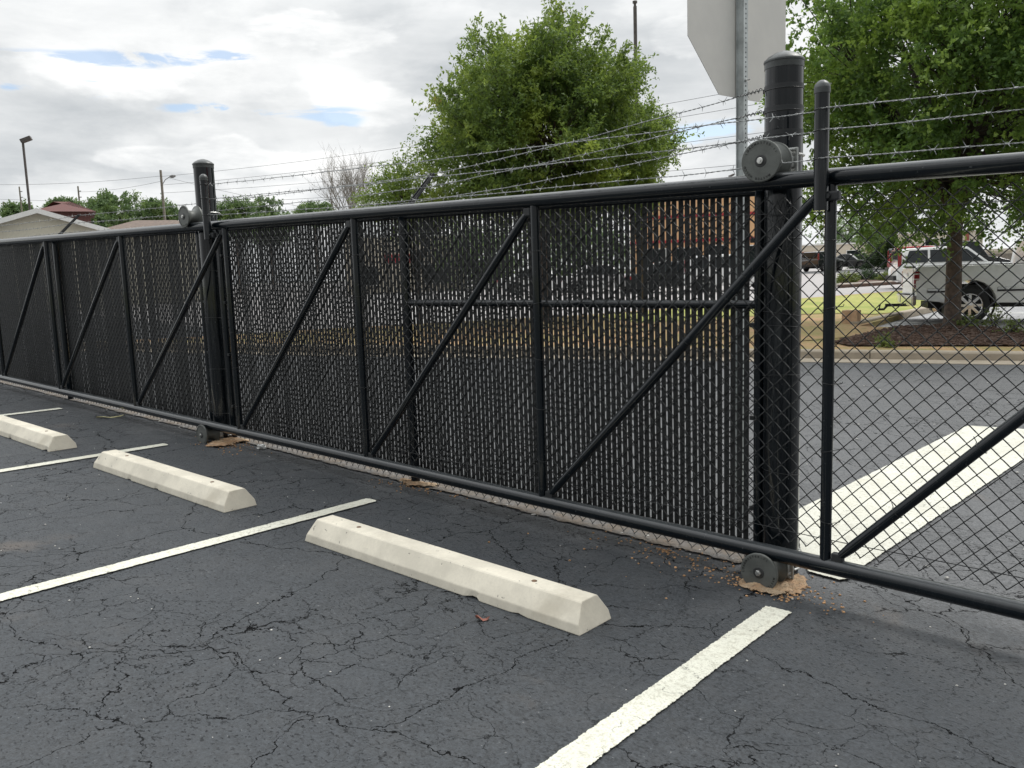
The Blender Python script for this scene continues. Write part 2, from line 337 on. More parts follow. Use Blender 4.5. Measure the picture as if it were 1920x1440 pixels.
def leafmat(name, dark, mid, tip, tipamt=.5, transl=.35, hue=None):
    m, nt, b, out = new_mat(name)
    v = nd(nt, 'ShaderNodeTexCoord').outputs['Object']
    g = nd(nt, 'ShaderNodeNewGeometry').outputs['Random Per Island']
    a = noi(nt, v, .75, 3, .6)
    col = mix(nt, rng(nt, g, 0, 1, 0, 1, False), dark, mid)
    col = mix(nt, mth(nt, 'MULTIPLY', rng(nt, a, .48, .66), tipamt), col, tip)
    if hue: col = mix(nt, mth(nt, 'MULTIPLY', rng(nt, noi(nt, v, .8, 4, .7, .5), .64, .72), rng(nt, g, .2, .9)), col, hue)
    setc(nt, b, 'Base Color', col); b.inputs['Roughness'].default_value = .5
    t = nd(nt, 'ShaderNodeBsdfTranslucent', {'Color': mix(nt, .5, col, tip)})
    ms = nd(nt, 'ShaderNodeMixShader', {0: transl, 1: b.outputs[0], 2: t.outputs[0]})
    nt.links.new(ms.outputs[0], out.inputs[0]); return m
M['leafA'] = leafmat('elm leaves', (.055, .105, .030), (.15, .25, .055), (.33, .42, .075), .9, .46, (.36, .20, .06))
M['leafB'] = leafmat('maple leaves', (.052, .11, .032), (.14, .26, .055), (.30, .43, .075), .9, .47)
M['leafC'] = leafmat('distant tree leaves', (.07, .13, .05), (.13, .21, .08), (.22, .31, .09), .8, .35)
M['leafD'] = leafmat('hedge leaves', (.02, .045, .02), (.045, .085, .03), (.09, .15, .04), .5, .2)
M['leafF'] = leafmat('young tree leaves', (.06, .12, .02), (.17, .26, .045), (.32, .40, .06), .8, .4)
M['leafE'] = leafmat('light shrub leaves', (.08, .13, .03), (.16, .22, .05), (.28, .30, .07), .6, .3)

# ------------------------------------------------------------------ mesh builder
class MB:
    def __init__(s): s.v = []; s.f = []; s.sm = []; s.mi = []; s.m = 0
    def quadstrip(s, r0, r1, n, smooth=True, close=True):
        for i in range(n if close else n-1):
            j = (i+1) % n; s.f.append((r0+i, r0+j, r1+j, r1+i)); s.sm.append(smooth); s.mi.append(s.m)
    def face(s, pts, smooth=False):
        b = len(s.v); s.v += [tuple(p) for p in pts]; s.f.append(tuple(range(b, b+len(pts)))); s.sm.append(smooth); s.mi.append(s.m)
    def tube(s, path, r, n=12, caps=True, rs=None):
        P = [Vector(p) for p in path]; prev = None; rings = []
        for i, p in enumerate(P):
            t = (P[min(i+1, len(P)-1)] - P[max(i-1, 0)])
            if t.length < 1e-9: t = Vector((0, 0, 1))
            t.normalize()
            if prev is None:
                a = Vector((0, 0, 1)) if abs(t.z) < .9 else Vector((0, 1, 0))
                u = t.cross(a).normalized()
            else: u = (prev - t*prev.dot(t)).normalized()
            prev = u; v = t.cross(u); rr = rs[i] if rs else r
            rings.append(len(s.v))
            for k in range(n):
                a = 2*math.pi*k/n; s.v.append(tuple(p + (u*math.cos(a) + v*math.sin(a))*rr))
        for a, b in zip(rings, rings[1:]): s.quadstrip(a, b, n)
        if caps:
            s.face([s.v[rings[0]+k] for k in range(n)][::-1]); s.face([s.v[rings[-1]+k] for k in range(n)])
    def lathe(s, o, ax, prof, n=24, smooth=True):     # prof: (distance along axis, radius); split list for hard edges
        o = Vector(o); ax = Vector(ax).normalized(); a = Vector((0, 0, 1)) if abs(ax.z) < .9 else Vector((1, 0, 0))
        u = ax.cross(a).normalized(); v = ax.cross(u)
        for (h0, r0), (h1, r1) in zip(prof, prof[1:]):
            b0 = len(s.v)
            for h, r in ((h0, r0), (h1, r1)):
                for k in range(n):
                    t = 2*math.pi*k/n; s.v.append(tuple(o + ax*h + (u*math.cos(t)+v*math.sin(t))*max(r, 1e-4)))
            s.quadstrip(b0, b0+n, n, smooth)
    def dome(s, o, ax, prof, n=24):                   # one smooth skin
        o = Vector(o); ax = Vector(ax).normalized(); a = Vector((0, 0, 1)) if abs(ax.z) < .9 else Vector((1, 0, 0))
        u = ax.cross(a).normalized(); v = ax.cross(u); pr = None
        for h, r in prof:
            b0 = len(s.v)
            for k in range(n):
                t = 2*math.pi*k/n; s.v.append(tuple(o + ax*h + (u*math.cos(t)+v*math.sin(t))*max(r, 1e-4)))
            if pr is not None: s.quadstrip(pr, b0, n)
            pr = b0
    def box(s, c, d, mat=None, bev=0):
        cx, cy, cz = c; x, y, z = d[0]/2, d[1]/2, d[2]/2
        bm = bmesh.new(); bmesh.ops.create_cube(bm, size=1)
        for v in bm.verts: v.co = Vector((v.co.x*2*x, v.co.y*2*y, v.co.z*2*z))
        if bev: bmesh.ops.bevel(bm, geom=bm.edges[:], offset=bev, segments=2, affect='EDGES', profile=.6)
        s.add_bm(bm, Matrix.Translation(c) if mat is None else mat @ Matrix.Translation(c)); bm.free()
    def add_bm(s, bm, mat=None, smooth=False):
        b = len(s.v); bm.verts.ensure_lookup_table()
        for i, v in enumerate(bm.verts): v.index = i; s.v.append(tuple(mat @ v.co if mat else v.co))
        for f in bm.faces: s.f.append(tuple(b+v.index for v in f.verts)); s.sm.append(smooth); s.mi.append(s.m)
    def prism(s, poly, axis, a, b, bev=0):            # poly 2d extruded along axis ('x','y','z')
        def P(p, t): return {'x': (t, p[0], p[1]), 'y': (p[0], t, p[1]), 'z': (p[0], p[1], t)}[axis]
        bm = bmesh.new(); v0 = [bm.verts.new(P(p, a)) for p in poly]; v1 = [bm.verts.new(P(p, b)) for p in poly]
        bm.faces.new(v0); bm.faces.new(v1[::-1]); n = len(poly)
        for i in range(n): bm.faces.new((v0[i], v1[i], v1[(i+1) % n], v0[(i+1) % n]))
        bmesh.ops.recalc_face_normals(bm, faces=bm.faces[:])
        if bev: bmesh.ops.bevel(bm, geom=bm.edges[:], offset=bev, segments=2, affect='EDGES')
        s.add_bm(bm); bm.free()
    def build(s, name, mats, parent=None, rel=True):
        me = bpy.data.meshes.new(name)
        off = Vector(parent_origin(parent)) if (parent and rel) else Vector((0, 0, 0))
        me.from_pydata([tuple(Vector(p)-off) for p in s.v] if off.length else s.v, [], s.f)
        for m in (mats if isinstance(mats, (list, tuple)) else [mats]): me.materials.append(m)
        me.polygons.foreach_set('use_smooth', s.sm); me.polygons.foreach_set('material_index', s.mi); me.update()
        o = bpy.data.objects.new(name, me); COL.objects.link(o)
        if parent: o.parent = parent
        return o
def parent_origin(p):
    o = Vector((0, 0, 0))
    while p: o += Vector(p.location); p = p.parent
    return o
def tag(o, label=None, cat=None, group=None, kind=None):
    if label: o['label'] = label
    if cat: o['category'] = cat
    if group: o['group'] = group
    if kind: o['kind'] = kind
    return o
def thing(name, label, cat, loc=(0, 0, 0), rz=0, group=None):
    o = bpy.data.objects.new(name, None); COL.objects.link(o); o.location = loc; o.rotation_euler = (0, 0, rz); o.empty_display_size = .2
    return tag(o, label, cat, group)
def np_obj(name, V, F, mat, parent=None, loc=None, smooth=True):
    me = bpy.data.meshes.new(name); V = np.asarray(V, np.float32); F = np.asarray(F, np.int32)
    if parent is not None: V = V - np.array(parent_origin(parent), np.float32)
    k = F.shape[1]; me.vertices.add(len(V)); me.vertices.foreach_set('co', V.ravel())
    me.loops.add(F.size); me.loops.foreach_set('vertex_index', F.ravel())
    me.polygons.add(len(F)); me.polygons.foreach_set('loop_start', np.arange(0, F.size, k, dtype=np.int32))
    me.polygons.foreach_set('use_smooth', np.full(len(F), smooth)); me.materials.append(mat); me.update(calc_edges=True)
    o = bpy.data.objects.new(name, me); COL.objects.link(o)
    if parent is not None: o.parent = parent
    return o

# ------------------------------------------------------------------ ground sheets
BX = (-15, 5); BY = (-6, 5, 20, 95)
def sheet(name, poly, mat, h, label=None, cat=None, kind='structure', cuts=0, edge=False, thick=0, wave=0):
    bm = bmesh.new(); vs = [bm.verts.new((p[0], p[1], 0)) for p in poly]; bm.faces.new(vs)
    if cuts:
        xs = [p[0] for p in poly]; ys = [p[1] for p in poly]
        for k in range(1, int((max(xs)-min(xs))/cuts)+1):
            bmesh.ops.bisect_plane(bm, geom=bm.verts[:]+bm.edges[:]+bm.faces[:], plane_co=(min(xs)+k*cuts, 0, 0), plane_no=(1, 0, 0))
        for k in range(1, int((max(ys)-min(ys))/cuts)+1):
            bmesh.ops.bisect_plane(bm, geom=bm.verts[:]+bm.edges[:]+bm.faces[:], plane_co=(0, min(ys)+k*cuts, 0), plane_no=(0, 1, 0))
    for x in BX: bmesh.ops.bisect_plane(bm, geom=bm.verts[:]+bm.edges[:]+bm.faces[:], plane_co=(x, 0, 0), plane_no=(1, 0, 0))
    for y in BY: bmesh.ops.bisect_plane(bm, geom=bm.verts[:]+bm.edges[:]+bm.faces[:], plane_co=(0, y, 0), plane_no=(0, 1, 0))
    if thick:
        r = bmesh.ops.extrude_face_region(bm, geom=bm.faces[:]); up = [g for g in r['geom'] if isinstance(g, bmesh.types.BMVert)]
        upset = set(up)
        for v in bm.verts: v.co.z = G(v.co.x, v.co.y) + (h if v in upset else h-thick)
    else:
        for v in bm.verts: v.co.z = G(v.co.x, v.co.y) + h
    bmesh.ops.recalc_face_normals(bm, faces=bm.faces[:])
    if not thick:
        for f in bm.faces:
            if f.normal.z < 0: f.normal_flip()
    me = bpy.data.meshes.new(name); bm.to_mesh(me); bm.free(); me.materials.append(mat)
    if edge:
        P = [Vector((p[0], p[1])) for p in poly]; at_ = me.attributes.new('edge', 'FLOAT', 'POINT')
        for i, v in enumerate(me.vertices):
            q = Vector(v.co.xy); d = 1e9
            for a, b in zip(P, P[1:]+P[:1]):
                ab = b-a; t = clip((q-a).dot(ab)/max(ab.length_squared, 1e-12), 0, 1); d = min(d, (q-a-ab*t).length)
            at_.data[i].value = d
    o = bpy.data.objects.new(name, me); COL.objects.link(o)
    return tag(o, label, cat, kind=kind)
def pts(*px): return [at(*p).xy for p in px]
sheet('ground', [(-900, -300), (500, -300), (500, 1200), (-900, 1200)], M['earth'], -.30, 'wide open ground running to the horizon', 'ground')
sheet('ground', [(-260, 60), (200, 60), (200, 300), (-260, 300)], M['road'], -.012, 'pale paved ground far beyond the street', 'ground')
c0, c1 = at(1505, 673), at(1920, 678)                 # foot of the kerb beyond the fence
cdir = (c1-c0).xy.normalized()
def kb(t, off=0): p = c0.xy + cdir*t + Vector((-cdir.y, cdir.x))*off; return (p.x, p.y)
sheet('parking_lot', [(-80, -40), (30, -40), (30, .15), (-80, .15)], M['asphalt'], 0, 'dark sealed asphalt with alligator cracks in front of the gate', 'parking lot', cuts=10)
sheet('parking_lot', [(-80, .15), (30, .15), (30, 70), (-80, 70)], M['asphalt2'], -.004, 'grey asphalt driveway between the fence and the kerb', 'driveway')

def P12(*px): return [tuple(at(p[0], p[1], .12).xy) for p in px]
back_edge = P12((1990, 626), (1920, 620), (1800, 612), (1660, 613), (1612, 611), (1700, 587), (1775, 571), (1830, 548), (1700, 544), (1505, 559), (1300, 574), (1100, 590))
verge_poly = [kb(-14, .17), kb(14, .17)] + back_edge
sheet('planting_verge', verge_poly, M['verge'], .12, 'dry grass and clay verge behind the kerb', 'verge', thick=.2)
sheet('lawn', P12((1110, 593), (1300, 577), (1505, 561), (1700, 546), (1822, 549), (1768, 571), (1700, 584), (1640, 590), (1560, 588), (1440, 592), (1200, 606)), M['lawn'], .135, 'bright green lawn beyond the fence', 'lawn')
sheet('lawn', P12((1400, 632), (1470, 616), (1540, 606), (1596, 614), (1650, 616), (1630, 626), (1560, 636), (1470, 642)), M['verge'], .131, 'patchy dry grass beside the mulch', 'grass')
mul = P12((1560, 643), (1600, 632), (1640, 622), (1690, 614), (1760, 611), (1850, 615), (1920, 622), (2000, 632), (2000, 652), (1920, 650), (1800, 650), (1680, 650), (1590, 650))
sheet('mulch_bed', mul, M['mulch'], .145, 'brown bark mulch bed round the tree', 'mulch bed')
def strip(name, path, wd, h0, h1, mat, label, cat, kind='structure', profile=None):
    """a kerb swept along the ground: path of (x, y); wd inward; rounded top"""
    mb = MB(); n = len(path); pr = profile or [(0, h0), (0, h1-.03), (.015, h1-.008), (.04, h1), (wd, h1), (wd, h0)]
    for i in range(n):
        a = Vector(path[max(i-1, 0)]); b = Vector(path[min(i+1, n-1)]); t = (b-a).normalized(); nn = Vector((-t.y, t.x)); p = Vector(path[i])
        for o, z in pr:
            q = p + nn*o; mb.v.append((q.x, q.y, G(q.x, q.y)+z))
    k = len(pr)
    for i in range(n-1):
        for j in range(k-1):
            a = i*k+j; mb.f.append((a, a+k, a+k+1, a+1)); mb.sm.append(False); mb.mi.append(0)
    mb.f.append(tuple(range(k))); mb.sm.append(False); mb.mi.append(0); mb.f.append(tuple(range((n-1)*k, n*k))[::-1]); mb.sm.append(False); mb.mi.append(0)
    return tag(mb.build(name, mat), label, cat, kind=kind)
# kerb in 3 m stones with a shallow gutter
t = -14.0; k = 0
while t < 13:
    path = [kb(t+u*(2.985)/4) for u in range(5)]
    strip('kerb', path, .17, -.05, .14, M['curb'], 'weathered concrete kerb along the driveway beyond the fence', 'kerb')
    t += 3.0
strip('gutter', [kb(-14+i, -.42) for i in range(28)], .42, -.03, .006, M['curb'], 'stained concrete gutter at the foot of the kerb', 'gutter', profile=[(0, -.03), (0, .006), (.42, .012), (.42, -.03)])
def dense(px, step=.5):
    P = [at(*p).xy for p in px]; out = []
    for a, b in zip(P, P[1:]):
        n = max(1, int((b-a).length/step)); out += [tuple(a.lerp(b, i/n)) for i in range(n)]
    return out + [tuple(P[-1])]
strip('kerb', dense([(1608, 619), (1650, 608), (1700, 596), (1745, 586), (1785, 573)], 1), .16, -.05, .17, M['curb'], 'curving kerb between lawn and parked pickup', 'kerb')
stall = [tuple(at(*p).xy) for p in ((1612, 619), (1650, 609), (1700, 597), (1745, 587), (1790, 572), (2300, 560), (2300, 650), (1990, 638), (1920, 628), (1800, 618), (1660, 620))]
sheet('parking_lot', stall, M['asphalt3'], .004, 'pale asphalt parking stall under the silver pickup', 'parking lot')
def pline(a, b, wd, mat='paint', label='white painted bay line', h=.008):
    a = Vector(a); b = Vector(b); t = (b-a).normalized(); n = Vector((-t.y, t.x))*wd/2
    return sheet('parking_line', [tuple(a-n), tuple(b-n), tuple(b+n), tuple(a+n)], M[mat], h, label, 'painted line', cuts=.05 if wd > .2 else .04, edge=True)
M['plainwhite'] = simple('white paint', (.72, .72, .68), .8, var=.08, scale=6)
def farline(a, b, wd, label):
    a = Vector(a); b = Vector(b); t = (b-a).normalized(); n = Vector((-t.y, t.x))*wd/2
    sheet('parking_line', [tuple(a-n), tuple(b-n), tuple(b+n), tuple(a+n)], M['plainwhite'], .010, label, 'painted line')
farline(at(1676, 605).xy, at(2050, 611).xy, .13, 'white bay line in front of the silver pickup')
farline(at(1752, 587).xy, at(2050, 588).xy, .13, 'white bay line under the silver pickup')
sheet('street', [tuple(at(*p).xy) for p in ((600, 640), (1100, 596), (1300, 580), (1505, 563), (1700, 548), (1830, 545), (2300, 535))] + [(60, 60), (200, 60), (-260, 60)], M['road'], .002, 'pale worn street beyond the lawn', 'street')
med = [tuple(at(*p, .13).xy) for p in ((1572, 535), (1640, 531), (1700, 527), (1800, 524), (1800, 517), (1700, 517), (1620, 521), (1578, 528))]
sheet('traffic_island', med, M['mulch'], .13, 'narrow planted island in the street', 'traffic island', thick=.2)
strip('kerb', dense([(1570, 539), (1640, 535), (1700, 531), (1800, 528)], 1.5), .2, -.05, .16, M['curbgrey'], 'grey kerb of the planted street island', 'kerb')

# ------------------------------------------------------------------ painted lines in front of the gate
PH = .0122
def Q(x, y): return (x*math.cos(PH)-y*math.sin(PH), x*math.sin(PH)+y*math.cos(PH))
XA, SP, YE = -.4351, 2.7122, .2274
for n, (lab, ye, wd) in enumerate([('nearest white bay line right of the wheel stops', YE, .128), ('white bay line between the first two wheel stops', YE, .118), ('white bay line at the far end of the middle wheel stop', YE, .118), ('farthest white bay line', .03, .118)]):
    pline(Q(XA-n*SP, -ye), Q(XA-n*SP, -9), wd, label=lab)
bar = [tuple(at(*p).xy) for p in ((1512, 1074), (1500, 1040), (1488, 960), (1812, 799), (1925, 806), (1922, 862), (1620, 1066), (1590, 1097))]
sheet('stop_bar', bar, M['paint2'], .009, 'wide thick white bar crossing under the gate', 'painted line', cuts=.08, edge=True)

# ------------------------------------------------------------------ wheel stops
def wheel_stop(x1, label, seed):
    c = Q(x1-.915, -1.008+.0); L = .93
    t = thing('wheel_stop', label, 'wheel stop', (c[0], c[1], G(c[0], c[1])), 0, 'concrete wheel stops in front of the gate')
    t.rotation_euler = (-.018, .025, PH)     # lies on the sloping asphalt
    # lengthwise loft: cross sections with chipped foot
    rr = random.Random(seed); mb = MB(); N = 74; W = WS_W; H = WS_H
    prof = [(0, 0), (.006, .040), (.056, H-.006), (.064, H), (W-.064, H), (W-.056, H-.006), (W-.006, .040), (W, 0)]
    k = len(prof); rows = []
    for i in range(N+1):
        s_ = i/N; e0, e1 = .0, .0
        chipv = 0
        nv = noise.noise(Vector((s_*14+seed*9, seed, 0))); nv2 = noise.noise(Vector((s_*55+seed*3, seed, 4)))
        if nv > .30: chipv = min(.010, (nv-.30)*.04 + max(0, nv2)*.008)
        row = []
        for j, (y, z) in enumerate(prof):
            x = -L + 2*L*s_
            # the ends lean in towards the top
            lean = .036*(z/H)
            if i == 0: x += lean
            elif i == N: x -= lean
            else: x = -L+lean + (2*L-2*lean)*s_
            jy = noise.noise(Vector((x*3, j*2.1, seed)))*.0016
            if j == 0: z2 = z + chipv*.9; y2 = y + chipv*1.1
            elif j == 1: z2 = z + jy*2; y2 = y + (chipv*.25)
            else: z2 = z + jy*.4; y2 = y
            row.append(len(mb.v)); mb.v.append((x, y2 + jy, z2))
        rows.append(row)
    for a, b in zip(rows, rows[1:]):
        for j in range(k-1): mb.f.append((a[j], b[j], b[j+1], a[j+1])); mb.sm.append(False); mb.mi.append(0)
        mb.f.append((a[-1], b[-1], b[0], a[0])); mb.sm.append(False); mb.mi.append(0)
    mb.f.append(tuple(rows[0])); mb.sm.append(False); mb.mi.append(0); mb.f.append(tuple(rows[-1][::-1])); mb.sm.append(False); mb.mi.append(0)
    b = mb.build('concrete_body', M['concrete'], t, rel=False)
    bv = b.modifiers.new('bevel', 'BEVEL'); bv.width = .004; bv.segments = 2; bv.limit_method = 'ANGLE'; bv.angle_limit = R(25)
    for sx in (-.60, .60):
        pm = MB(); pm.dome((sx, W/2, H-.004), (0, 0, 1), [(0, .0), (.0, .0125), (.005, .013), (.007, .010), (.0075, .0)], 18)
        pm.build('steel_pin', M['rebar'], t, rel=False)
    return t
WS_W, WS_H = .228, .118
wheel_stop(-.9485, 'nearest wheel stop, wholly in view, with chips along its foot', 1)
wheel_stop(-3.6308, 'middle wheel stop of the row, its far end touching a bay line', 2)
wheel_stop(-3.6308-2.70, 'farthest wheel stop, cut off by the left edge of the photo', 5)

# ------------------------------------------------------------------ gate
GS = -.0233; U0 = -.328
def zb(x): return .169 + GS*(x-U0)
def zt(x): return 1.851 + GS*(x-U0)
def chainlink(x0, x1, y, fz0, nlev, r, amp, h=.036):
    nw = int((x1-x0)/h); ks = np.arange(nw); xk = x0 + ks*h; z0 = np.array([fz0(x) for x in xk])
    L = []
    for j in range(nlev+1):
        right = ((j+ks) % 2 == 0)
        L.append(np.stack([xk + np.where(right, h+r*.5, -r*.5), np.full(nw, y) + (0), z0 + j*h], 1))
        if j < nlev:          # going right = front strand, going left = back strand
            yy = np.where(right, amp, -amp)   # right now -> heads left behind
            L.append(np.stack([xk + h/2 + np.where(right, .25, -.25)*h, y + yy, z0 + (j+.25)*h], 1))
            L.append(np.stack([xk + h/2 + np.where(right, -.25, .25)*h, y + yy, z0 + (j+.75)*h], 1))
    P = np.stack(L, 1)        # nw, np, 3
    npn = P.shape[1]; T = np.zeros_like(P); T[:, 1:-1] = P[:, 2:]-P[:, :-2]; T[:, 0] = P[:, 1]-P[:, 0]; T[:, -1] = P[:, -1]-P[:, -2]
    T /= np.linalg.norm(T, axis=2, keepdims=True)
    A = np.cross(T, [0, 1, 0]); A /= np.linalg.norm(A, axis=2, keepdims=True); B = np.cross(T, A)
    ring = [P + r*(math.cos(a)*A + math.sin(a)*B) for a in (R(45), R(135), R(225), R(315))]
    V = np.stack(ring, 2).reshape(-1, 3)
    base = (np.arange(nw)[:, None]*npn + np.arange(npn-1)[None])*4; base = base.reshape(-1)
    F = np.concatenate([np.stack([base+k, base+(k+1) % 4, base+4+(k+1) % 4, base+4+k], 1) for k in range(4)])
    return V, F
gate = thing('cantilever_gate', 'long black chain link sliding gate with diagonal pipe braces in front of the slatted fence', 'gate', (U0, 0, G(U0, 0)))
GL, GR_ = -10.86, 2.6
def pipe(name, a, b, r, parent, mat='pipe', n=20, label=None):
    mb = MB(); mb.tube([a, b], r, n); o = mb.build(name, M[mat], parent)
    if label: o['label'] = label
    return o
def rail(name, z, r):
    mb = MB(); P = [];
    for i in range(60):
        x = GL + (GR_-GL)*i/59; P.append((x, noise.noise(Vector((x*.35, z(0)*3, 1)))*.006, z(x) + noise.noise(Vector((x*.4, z(0)*5, 7)))*.006))
    mb.tube(P, r, 28); return mb.build(name, M['pipe'], gate)
RT = .0365
rail('top_rail', zt, RT); rail('bottom_rail', zb, RT)
UPX = [1.28, -.328, -1.947, -3.525, -5.175, -7.065, -8.93, -10.75]
for x in UPX:
    pipe('upright', (x, .0, zb(x)+RT*.8), (x, .0, zt(x)-RT*.8), .0242, gate)
for a, b in zip(UPX, UPX[1:]):        # a right, b left
    mb = MB(); p0 = Vector((b+.055, -.002, zb(b)+.045)); p1 = Vector((a-.045, -.002, zt(a)-.06)); d = (p1-p0).normalized()
    mb.tube([p0, p0+d*.035, p0+d*.08, p1-d*.08, p1-d*.035, p1], .0235, 18, rs=[.013, .019, .0235, .0235, .019, .013])
    mb.build('brace', M['pipe'], gate)
    for P_ in (p0, p1):
        mb = MB(); mb.box((P_.x, 0, P_.z), (.05, .034, .045), bev=.006); mb.build('brace_fitting', M['strap'], gate)
# chain link cloth on the covered bays, hung on the far side of the frame
MY = .034
nlev = int((1.682-.10)/.040)
V, F = chainlink(-5.19, 2.4, MY, lambda x: zb(x)+.055, nlev, .0029, .004, h=.040)
np_obj('mesh_cloth', V, F, M['wire'], gate)
for zz, nm in ((.115, 'tension_wire'), (1.545, 'tension_wire')):
    mb = MB(); mb.tube([(x, MY-.006, zb(x)+zz+.004*math.sin(x*5)) for x in np.linspace(-5.17, 2.4, 60)], .0019, 6); mb.build(nm, M['wire'], gate)
for x in UPX[:5]:
    for zz in (.22, .52, .83, 1.13, 1.42):
        mb = MB(); z = zb(x)+zz+rnd.uniform(-.02, .02); tl = rnd.uniform(-.008, .008); P = []
        for k in range(13):
            a = R(-100 + 200*k/12); P.append((x + .0262*math.sin(a)*1.0, -.0262*math.cos(a), z + tl*math.sin(a)))
        P = [(x-.045, MY+.003, z-tl)] + P + [(x+.045, MY+.003, z+tl), (x+.052, MY-.008, z+tl+.01)]
        mb.tube(P, .0017, 6); mb.build('tie_wire', M['wire'], gate)
for a, b in zip(UPX[:4], UPX[1:5]):
    for f in (.16, .36, .58, .78):
        x = b+.055 + (a-b-.1)*f; z = zb(b)+.045 + (zt(a)-.06-zb(b)-.045)*f; mb = MB(); P = []
        dx, dz = (a-b-.1), (zt(a)-zb(b)-.105); l = math.hypot(dx, dz); ux, uz = -dz/l, dx/l
        for k in range(13):
            q = R(-105+210*k/12); P.append((x+ux*.0262*math.sin(q), -.0262*math.cos(q), z+uz*.0262*math.sin(q)))
        P.append((x+ux*.05, MY, z+uz*.05)); mb.tube(P, .0018, 6); mb.build('tie_wire', M['wire'], gate)
# extension pipes that carry the barbed wire
def ext_pipe(x, y, z0, z1):
    mb = MB(); mb.tube([(x, y, z0), (x, y, z1-.04)], .0295, 24); o = mb.build('extension_pipe', M['post'], gate)
    c = MB(); c.lathe((x, y, z1-.055), (0, 0, 1), [(0, .0300), (.0, .0325), (.022, .0325)], 24); c.dome((x, y, z1-.033), (0, 0, 1), [(0, .0325), (.012, .030), (.022, .022), (.029, .011), (.031, 0)], 24); c.build('pipe_cap', M['capgrey'], o)
    s_ = MB(); s_.box((x+.036, -.055, zt(x)-.082), (.075, .035, .04), bev=.008); s_.lathe((x+.03, -.085, zt(x)-.082), (0, 1, 0), [(0, 0), (0, .011), (.02, .011)], 6, False); s_.build('clamp', M['strap'], o)
    return o
ext_pipe(-.342, -.074, 1.712, 2.236); ext_pipe(-5.315, -.074, 1.855, 2.372)
def barbed(name, P0, P1, sag, parent, step=.125, seed=0, knots=True, label=None):
    """two wires twisted together with four point barbs"""
    rr = random.Random(seed); P0 = Vector(P0); P1 = Vector(P1); L = (P1-P0).length; mb = MB(); d = (P1-P0).normalized()
    side = d.cross(Vector((0, 0, 1))).normalized(); up = side.cross(d)
    def c(s_):
        f = s_/L; wob = noise.noise(Vector((s_*2.2, seed*3.1, 0)))*.006
        return P0 + d*s_ - Vector((0, 0, 1))*(4*sag*f*(1-f)) + up*wob + side*wob*.6
    n = int(L/.011)
    for ph in (0, math.pi):
        pr = None
        P = []
        for i in range(n+1):
            s_ = L*i/n; a = s_/.055*2*math.pi + ph; P.append(c(s_) + side*math.cos(a)*.0017 + up*math.sin(a)*.0017)
        mb.tube(P, .0015, 4, False)
    s_ = rr.uniform(.03, step)
    while s_ < L-.02:
        p = c(s_); a0 = rr.uniform(0, 6.28)
        mb.tube([p-d*.006, p+d*.006], .0040, 6)
        for k in range(4):
            a = a0 + k*math.pi/2 + rr.uniform(-.3, .3); v = (side*math.cos(a)+up*math.sin(a)) + d*(.5 if k % 2 else -.5)
            o_ = d*(.004 if k % 2 else -.004)
            mb.tube([p+o_, p+o_+v*.009, p+o_+v*.023], .0012, 4, False, rs=[.0016, .0014, .0005])
        s_ += step*rr.uniform(.9, 1.1)
    o = mb.build(name, M['barb'], parent)
    if label: o['label'] = label
    return o
GY = -.074
for i, (za, zc_) in enumerate(((2.118, 2.287), (2.034, 2.178), (1.921, 2.048))):
    A = Vector((-5.315, GY+.03, zc_)); B = Vector((-.342, GY+.03, za)); sl = (B.z-A.z)/(B.x-A.x)
    barbed('barbed_wire', A, B, .012+.006*i, gate, seed=i+1)
    barbed('barbed_wire', (-.342, GY-.03, za), (2.5, GY-.03, za+(sl)*2.84+.02), .02, gate, seed=i+9)
    for x, z in ((-.342, za), (-5.315, zc_)):
        mb = MB(); mb.tube([(x+.0315*math.sin(R(a)), GY-.0315*math.cos(R(a)), z+.003*math.sin(R(a*1.3))) for a in range(-150, 151, 15)], .0018, 6, False)
        P = [(x+.03, GY-.012, z+.002)]
        for k in range(30): a = k*.9; P.append((x+.036+k*.0016, GY-.012+.0035*math.cos(a), z+.0035*math.sin(a)-.0001*k))
        mb.tube(P, .0015, 5, False); mb.build('wire_tie', M['wire'], gate)

# ------------------------------------------------------------------ the two roller posts
def arc_text(mb, text, centre, radius, start_deg, step_deg, size, y, inward=False):
    """letters set round a disc face that looks towards -y"""
    for i, ch in enumerate(text):
        if ch == ' ': continue
        cu = bpy.data.curves.new('t', 'FONT'); cu.body = ch; cu.size = size; cu.align_x = 'CENTER'; cu.align_y = 'CENTER'; cu.extrude = .0006; cu.offset = .0003
        to = bpy.data.objects.new('t', cu); COL.objects.link(to); dg = bpy.context.evaluated_depsgraph_get(); dg.update()
        me = bpy.data.meshes.new_from_object(to.evaluated_get(dg)); 
        a = R(start_deg + i*step_deg)                   # measured clockwise from up as seen from the front
        px_, pz_ = math.sin(a)*radius, math.cos(a)*radius
        rot = -a if not inward else -a+math.pi
        b = len(mb.v)
        for v in me.vertices:
            X_ = v.co.x*math.cos(rot) - v.co.y*math.sin(rot); Z_ = v.co.x*math.sin(rot) + v.co.y*math.cos(rot)
            mb.v.append((centre[0]+px_+X_, y - v.co.z, centre[2]+pz_+Z_))
        for f in me.polygons: mb.f.append(tuple(b+k for k in f.vertices)); mb.sm.append(False); mb.mi.append(0)
        bpy.data.objects.remove(to); bpy.data.curves.remove(cu); bpy.data.meshes.remove(me)
